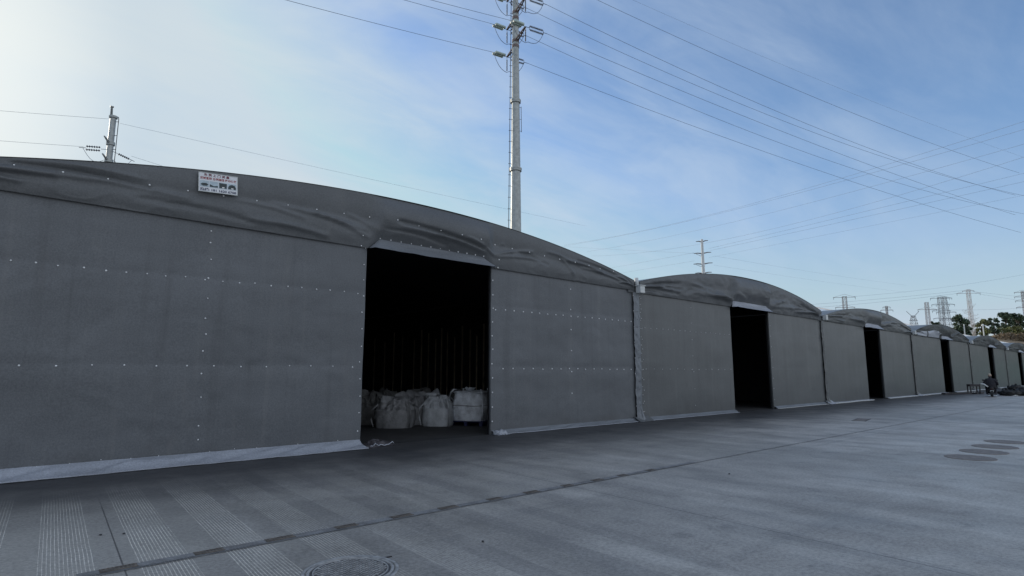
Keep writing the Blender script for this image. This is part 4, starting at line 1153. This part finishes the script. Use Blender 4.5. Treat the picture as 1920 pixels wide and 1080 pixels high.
# local frame: +x is forward, z up, seat at .62
SX, SY, SR = 47.72, -3.60, rad(12)
rider = thing('person', 'person in a black jacket sitting on a small scooter with back to the camera', 'person', (SX, SY, 0), SR)
P = [(0, 0, .66), (.02, 0, .86), (.05, 0, 1.04), (.07, 0, 1.13), (.09, 0, 1.20), (.11, 0, 1.28), (.12, 0, 1.36)]
E = [(0, 1), (1, 2), (2, 3), (3, 4), (4, 5), (5, 6)]
Rr = [(.19, .15), (.185, .14), (.20, .13), (.13, .10), (.062, .062), (.085, .085), (.075, .075)]
for s in (-1, 1):
    i = len(P); P += [(.05, s*.20, 1.07), (.03, s*.33, .90), (.22, s*.36, .74), (.40, s*.31, .80), (.46, s*.30, .81)]
    E += [(2, i), (i, i+1), (i+1, i+2), (i+2, i+3), (i+3, i+4)]; Rr += [.085, .062, .052, .036, .042]
    for q, (dx, dz, dy) in enumerate(((.075, .012, -.03), (.085, .016, -.01), (.082, .014, .012), (.066, .008, .032))):
        j = len(P); P += [(.46+dx*.6, s*.30+dy, .815+dz), (.46+dx, s*.30+dy, .80)]; E += [(i+4, j), (j, j+1)]; Rr += [.011, .009]
    j = len(P); P += [(.47, s*.30-s*.045, .80), (.50, s*.30-s*.06, .785)]; E += [(i+4, j), (j, j+1)]; Rr += [.013, .011]
    i = len(P); P += [(.06, s*.13, .63), (.40, s*.22, .62), (.42, s*.22, .22), (.46, s*.22, .17), (.56, s*.22, .155)]
    E += [(0, i), (i, i+1), (i+1, i+2), (i+2, i+3), (i+3, i+4)]; Rr += [.11, .085, .05, .05, .04]
skin_mesh('person_body', P, E, Rr, CLOTHK, rider)
# head with face, cap
bm = bmesh.new(); bmesh.ops.create_uvsphere(bm, u_segments=20, v_segments=14, radius=1)
for v in bm.verts:
    x, y, z = v.co; v.co = Vector((x*.105+.005, y*.082*(1-.15*max(0, -z)), z*.128))
    if x > .85 and -.3 < z < .05 and abs(y) < .25: v.co.x += .022
bmesh.ops.transform(bm, matrix=Matrix.Translation((.13, 0, 1.335)), verts=bm.verts); hd = obj('head', bm, SKIN, rider, True)
for s in (-1, 1):
    bm = bmesh.new(); bmesh.ops.create_uvsphere(bm, u_segments=8, v_segments=6, radius=.012); bmesh.ops.transform(bm, matrix=Matrix.Translation((.225, s*.032, 1.345)), verts=bm.verts); obj('eye', bm, BLACK, hd)
    bm = bmesh.new(); bmesh.ops.create_uvsphere(bm, u_segments=8, v_segments=6, radius=.03); bmesh.ops.transform(bm, matrix=Matrix.Translation((.125, s*.083, 1.325)) @ Matrix.Diagonal((.7, .4, 1, 1)), verts=bm.verts); obj('ear', bm, SKIN, hd)
bm = bmesh.new(); add_box(bm, (.228, 0, 1.275), (.008, .045, .010)); obj('mouth', bm, mat_plain('lips', (.3, .12, .1), .5), hd)
bm = bmesh.new(); bmesh.ops.create_uvsphere(bm, u_segments=20, v_segments=12, radius=1)
bmesh.ops.delete(bm, geom=[v for v in bm.verts if v.co.z < -.15], context='VERTS')
bmesh.ops.transform(bm, matrix=Matrix.Translation((.125, 0, 1.35)) @ Matrix.Diagonal((.113, .091, .127, 1)), verts=bm.verts); obj('cap', bm, HAIR, rider, True)
# jacket over the torso
bm = bmesh.new()
def jk(u, v):
    a = 2*PI*u; w = .20+.045*math.sin(PI*min(1, v*1.2))+(.02*(1-v)); dpt = .155+.02*math.sin(PI*v)
    if v > .8: w *= 1-.45*((v-.8)/.2)**1.5; dpt *= 1-.3*((v-.8)/.2)
    return Vector((.03+.05*v+dpt*math.cos(a)+.012*nz(a*2, v*6), w*math.sin(a)+.012*nz(a*3, v*7, 4), .60+.57*v))
add_grid(bm, 32, 16, jk, True); obj('jacket', bm, CLOTHK, rider, True)
bag = thing('white_parcel', 'white rolled paper parcel held at the left side of the seated rider', 'parcel', (SX, SY, 0), SR)
bm = bmesh.new(); add_tube(bm, [(-.06, .50, .80), (.0, .40, .80), (-.12, .34, .78), (-.16, .16, .62)], .042, 10); obj('paper_roll', bm, PAPER, bag, True)
bm = bmesh.new(); add_tube(bm, [(-.125, .33, .775), (-.145, .24, .69)], .046, 10); obj('paper_band', bm, PVCW, bag, True)
sc = thing('motor_scooter', 'small dark scooter under the seated rider, seen from behind', 'scooter', (SX, SY, 0), SR)
def wheel(x):
    bm = bmesh.new(); M = Matrix.Translation((x, 0, .21)) @ Matrix.Rotation(PI/2, 4, 'X')
    n = 28; rg = []
    for k in range(n):
        a = 2*PI*k/n; rg.append([bm.verts.new(M @ Vector(((.165+.045*math.cos(b))*math.cos(a), (.165+.045*math.cos(b))*math.sin(a), .05*math.sin(b)))) for b in [2*PI*q/10 for q in range(10)]])
    for k in range(n):
        for q in range(10): bm.faces.new((rg[k][q], rg[(k+1) % n][q], rg[(k+1) % n][(q+1) % 10], rg[k][(q+1) % 10]))
    w = obj('wheel', bm, RUBBER, sc, True)
    bm = bmesh.new(); add_lathe(bm, [(.03, -.05), (.13, -.03), (.13, .03), (.03, .05)], 18, M); obj('rim', bm, STEEL, w)
wheel(-.32); wheel(.86)
bm = bmesh.new(); add_box(bm, (-.16, 0, .42), (.56, .30, .26), 0, None, .06); add_box(bm, (-.38, 0, .50), (.20, .24, .16), 0, None, .05); obj('rear_body', bm, BLACK, sc, True)
bm = bmesh.new(); add_box(bm, (-.02, 0, .58), (.62, .27, .09), 0, None, .035); obj('seat', bm, RUBBER, sc, True)
bm = bmesh.new(); add_box(bm, (.40, 0, .15), (.52, .50, .05), 0, None, .015); obj('footboard', bm, BLACK, sc)
bm = bmesh.new(); add_box(bm, (.72, 0, .48), (.07, .42, .60), 0, Matrix.Translation((.72, 0, .48)) @ Matrix.Rotation(-.25, 4, 'Y') @ Matrix.Translation((-.72, 0, -.48)), .025); obj('leg_shield', bm, BLACK, sc, True)
bm = bmesh.new(); add_tube(bm, [(.86, 0, .21), (.66, 0, .80), (.60, 0, .86)], .03, 8); obj('steering_column', bm, STEELD, sc)
bm = bmesh.new(); add_tube(bm, [(.50, -.36, .80), (.58, -.2, .86), (.60, 0, .87), (.58, .2, .86), (.50, .36, .80)], .016, 8); obj('handlebar', bm, STEELD, sc)
for s in (-1, 1):
    bm = bmesh.new(); add_tube(bm, [(.57, s*.24, .86), (.56, s*.33, 1.0)], .007, 6); add_box(bm, (.55, s*.34, 1.04), (.02, .12, .08), 0, None, .008); obj('mirror', bm, BLACK, sc)
bm = bmesh.new(); add_box(bm, (-.485, 0, .50), (.015, .12, .06), 0, None, .006); obj('tail_light', bm, mat_plain('red_lens', (.045, .008, .008), .25), sc)
bm = bmesh.new(); add_box(bm, (-.49, 0, .36), (.012, .18, .10), .0, None, .003); obj('number_plate', bm, PVCW, sc)
bm = bmesh.new(); add_tube(bm, [(-.35, -.16, .20), (-.62, -.17, .23)], .045, 10); obj('exhaust', bm, STEELD, sc, True)
bm = bmesh.new(); add_box(bm, (-.46, 0, .27), (.12, .15, .24), 0, None, .02); obj('mudguard', bm, BLACK, sc)

# low black table by the fifth tent and things under it
tb = thing('low_table', 'low black metal table standing on the yard left of the rider', 'table', (52.6, -1.75, 0), rad(-40))
bm = bmesh.new(); add_box(bm, (0, 0, .66), (.74, .36, .05), 0, None, .01); obj('table_top', bm, STEELD, tb)
for sx in (-1, 1):
    for sy in (-1, 1):
        bm = bmesh.new(); add_box(bm, (sx*.33, sy*.14, .318), (.06, .06, .635)); obj('leg', bm, STEELD, tb)
bm = bmesh.new(); add_box(bm, (0, .14, .58), (.60, .03, .10)); add_box(bm, (0, -.14, .58), (.60, .03, .10)); obj('apron', bm, STEELD, tb)
crump = [('white crumpled sheet lying under the low black table', 52.7, -1.7, .8, .4, .20, PAPER), ('thin pale sheet on the dark boards left of the low table', 50.6, -.9, .5, .3, .10, PAPER), ('pale crumpled wrapper at the foot of the black sacks', 50.4, -4.3, .5, .3, .12, PAPER), ('pale rag right of the rider on the ground', 49.2, -3.4, .45, .35, .14, PVCW)]
for k, (lab, x, y, L, W, H, m) in enumerate(crump):
    o = thing('scrap_sheet', lab, 'scrap', (x, y, 0), rad(-35)); bm = bmesh.new()
    add_grid(bm, 14, 8, lambda u, v: Vector(((u-.5)*L, (v-.5)*W, .008+H*abs(nz(u*3, v*3, k))*math.sin(PI*u)*1.4))); obj('sheet', bm, m, o, True)
for k, (x, y, L, r, lab) in enumerate(((50.2, -1.0, 1.5, -.55, 'dark board lying flat by the fourth doorway, nearest the wall'), (51.4, -1.35, 1.3, -.4, 'dark board lying flat left of the low table'), (52.9, -1.9, 1.1, -.2, 'dark board lying under the low table'))):
    o = thing('timber_board', lab, 'board', (x, y, 0), r, 'dark boards on the ground'); bm = bmesh.new(); add_box(bm, (0, 0, .06), (L, .32, .10), 0, None, .01); obj('plank', bm, STEELD, o)

# heap of black sacks at the right edge
SL = ['black plastic sack, leftmost of the heap at the right edge', 'black plastic sack, second from the left in the heap', 'black plastic sack standing up behind the front ones', 'black plastic sack in the front middle of the heap',
      'black plastic sack on top of the heap', 'black plastic sack, back right of the heap', 'black plastic sack at the right edge of the photo', 'black plastic sack lying behind the heap']
for k, (px, py, r, zc) in enumerate(((1883, 741, .34, 0), (1891, 742, .38, 0), (1894, 739.5, .40, .08), (1902, 742, .40, 0), (1905, 740, .34, .30), (1913, 741, .42, 0), (1921, 742, .42, 0), (1916, 739, .42, .10))):
    q = at(px, py, 40); dr = q-CAMLOC; q = CAMLOC+dr*(-CAMLOC.z/dr.z)
    o = thing('rubbish_sack', SL[k], 'sack', (q.x, q.y, zc), k*1.1, 'heap of black sacks')
    bm = bmesh.new(); bmesh.ops.create_icosphere(bm, subdivisions=4, radius=1)
    for v in bm.verts:
        n = v.co.copy(); d = 1+.22*noise.noise(n*1.6+Vector((k*3, 0, 0)))+.12*noise.noise(n*4.5+Vector((0, k*5, 0)))+.07*noise.noise(n*10)
        v.co = Vector((n.x*r*d*1.15, n.y*r*d, max(0, (n.z+.8)*r*d*.55)))
    obj('sack_body', bm, RUBBER, o, True)
    bm = bmesh.new(); add_tube(bm, [(0, 0, r*.9), (.03, .02, r*1.08), (.10, .03, r*1.18)], .05, 7, True, .09); obj('tied_neck', bm, RUBBER, o, True)

# ------------------------------------------------------------------ render settings
S.view_settings.view_transform = 'Standard'; S.view_settings.look = 'None'; S.view_settings.exposure = 0; S.view_settings.gamma = 1
S.cycles.max_bounces = 6; S.cycles.diffuse_bounces = 3; S.cycles.glossy_bounces = 3; S.cycles.caustics_reflective = False; S.cycles.caustics_refractive = False
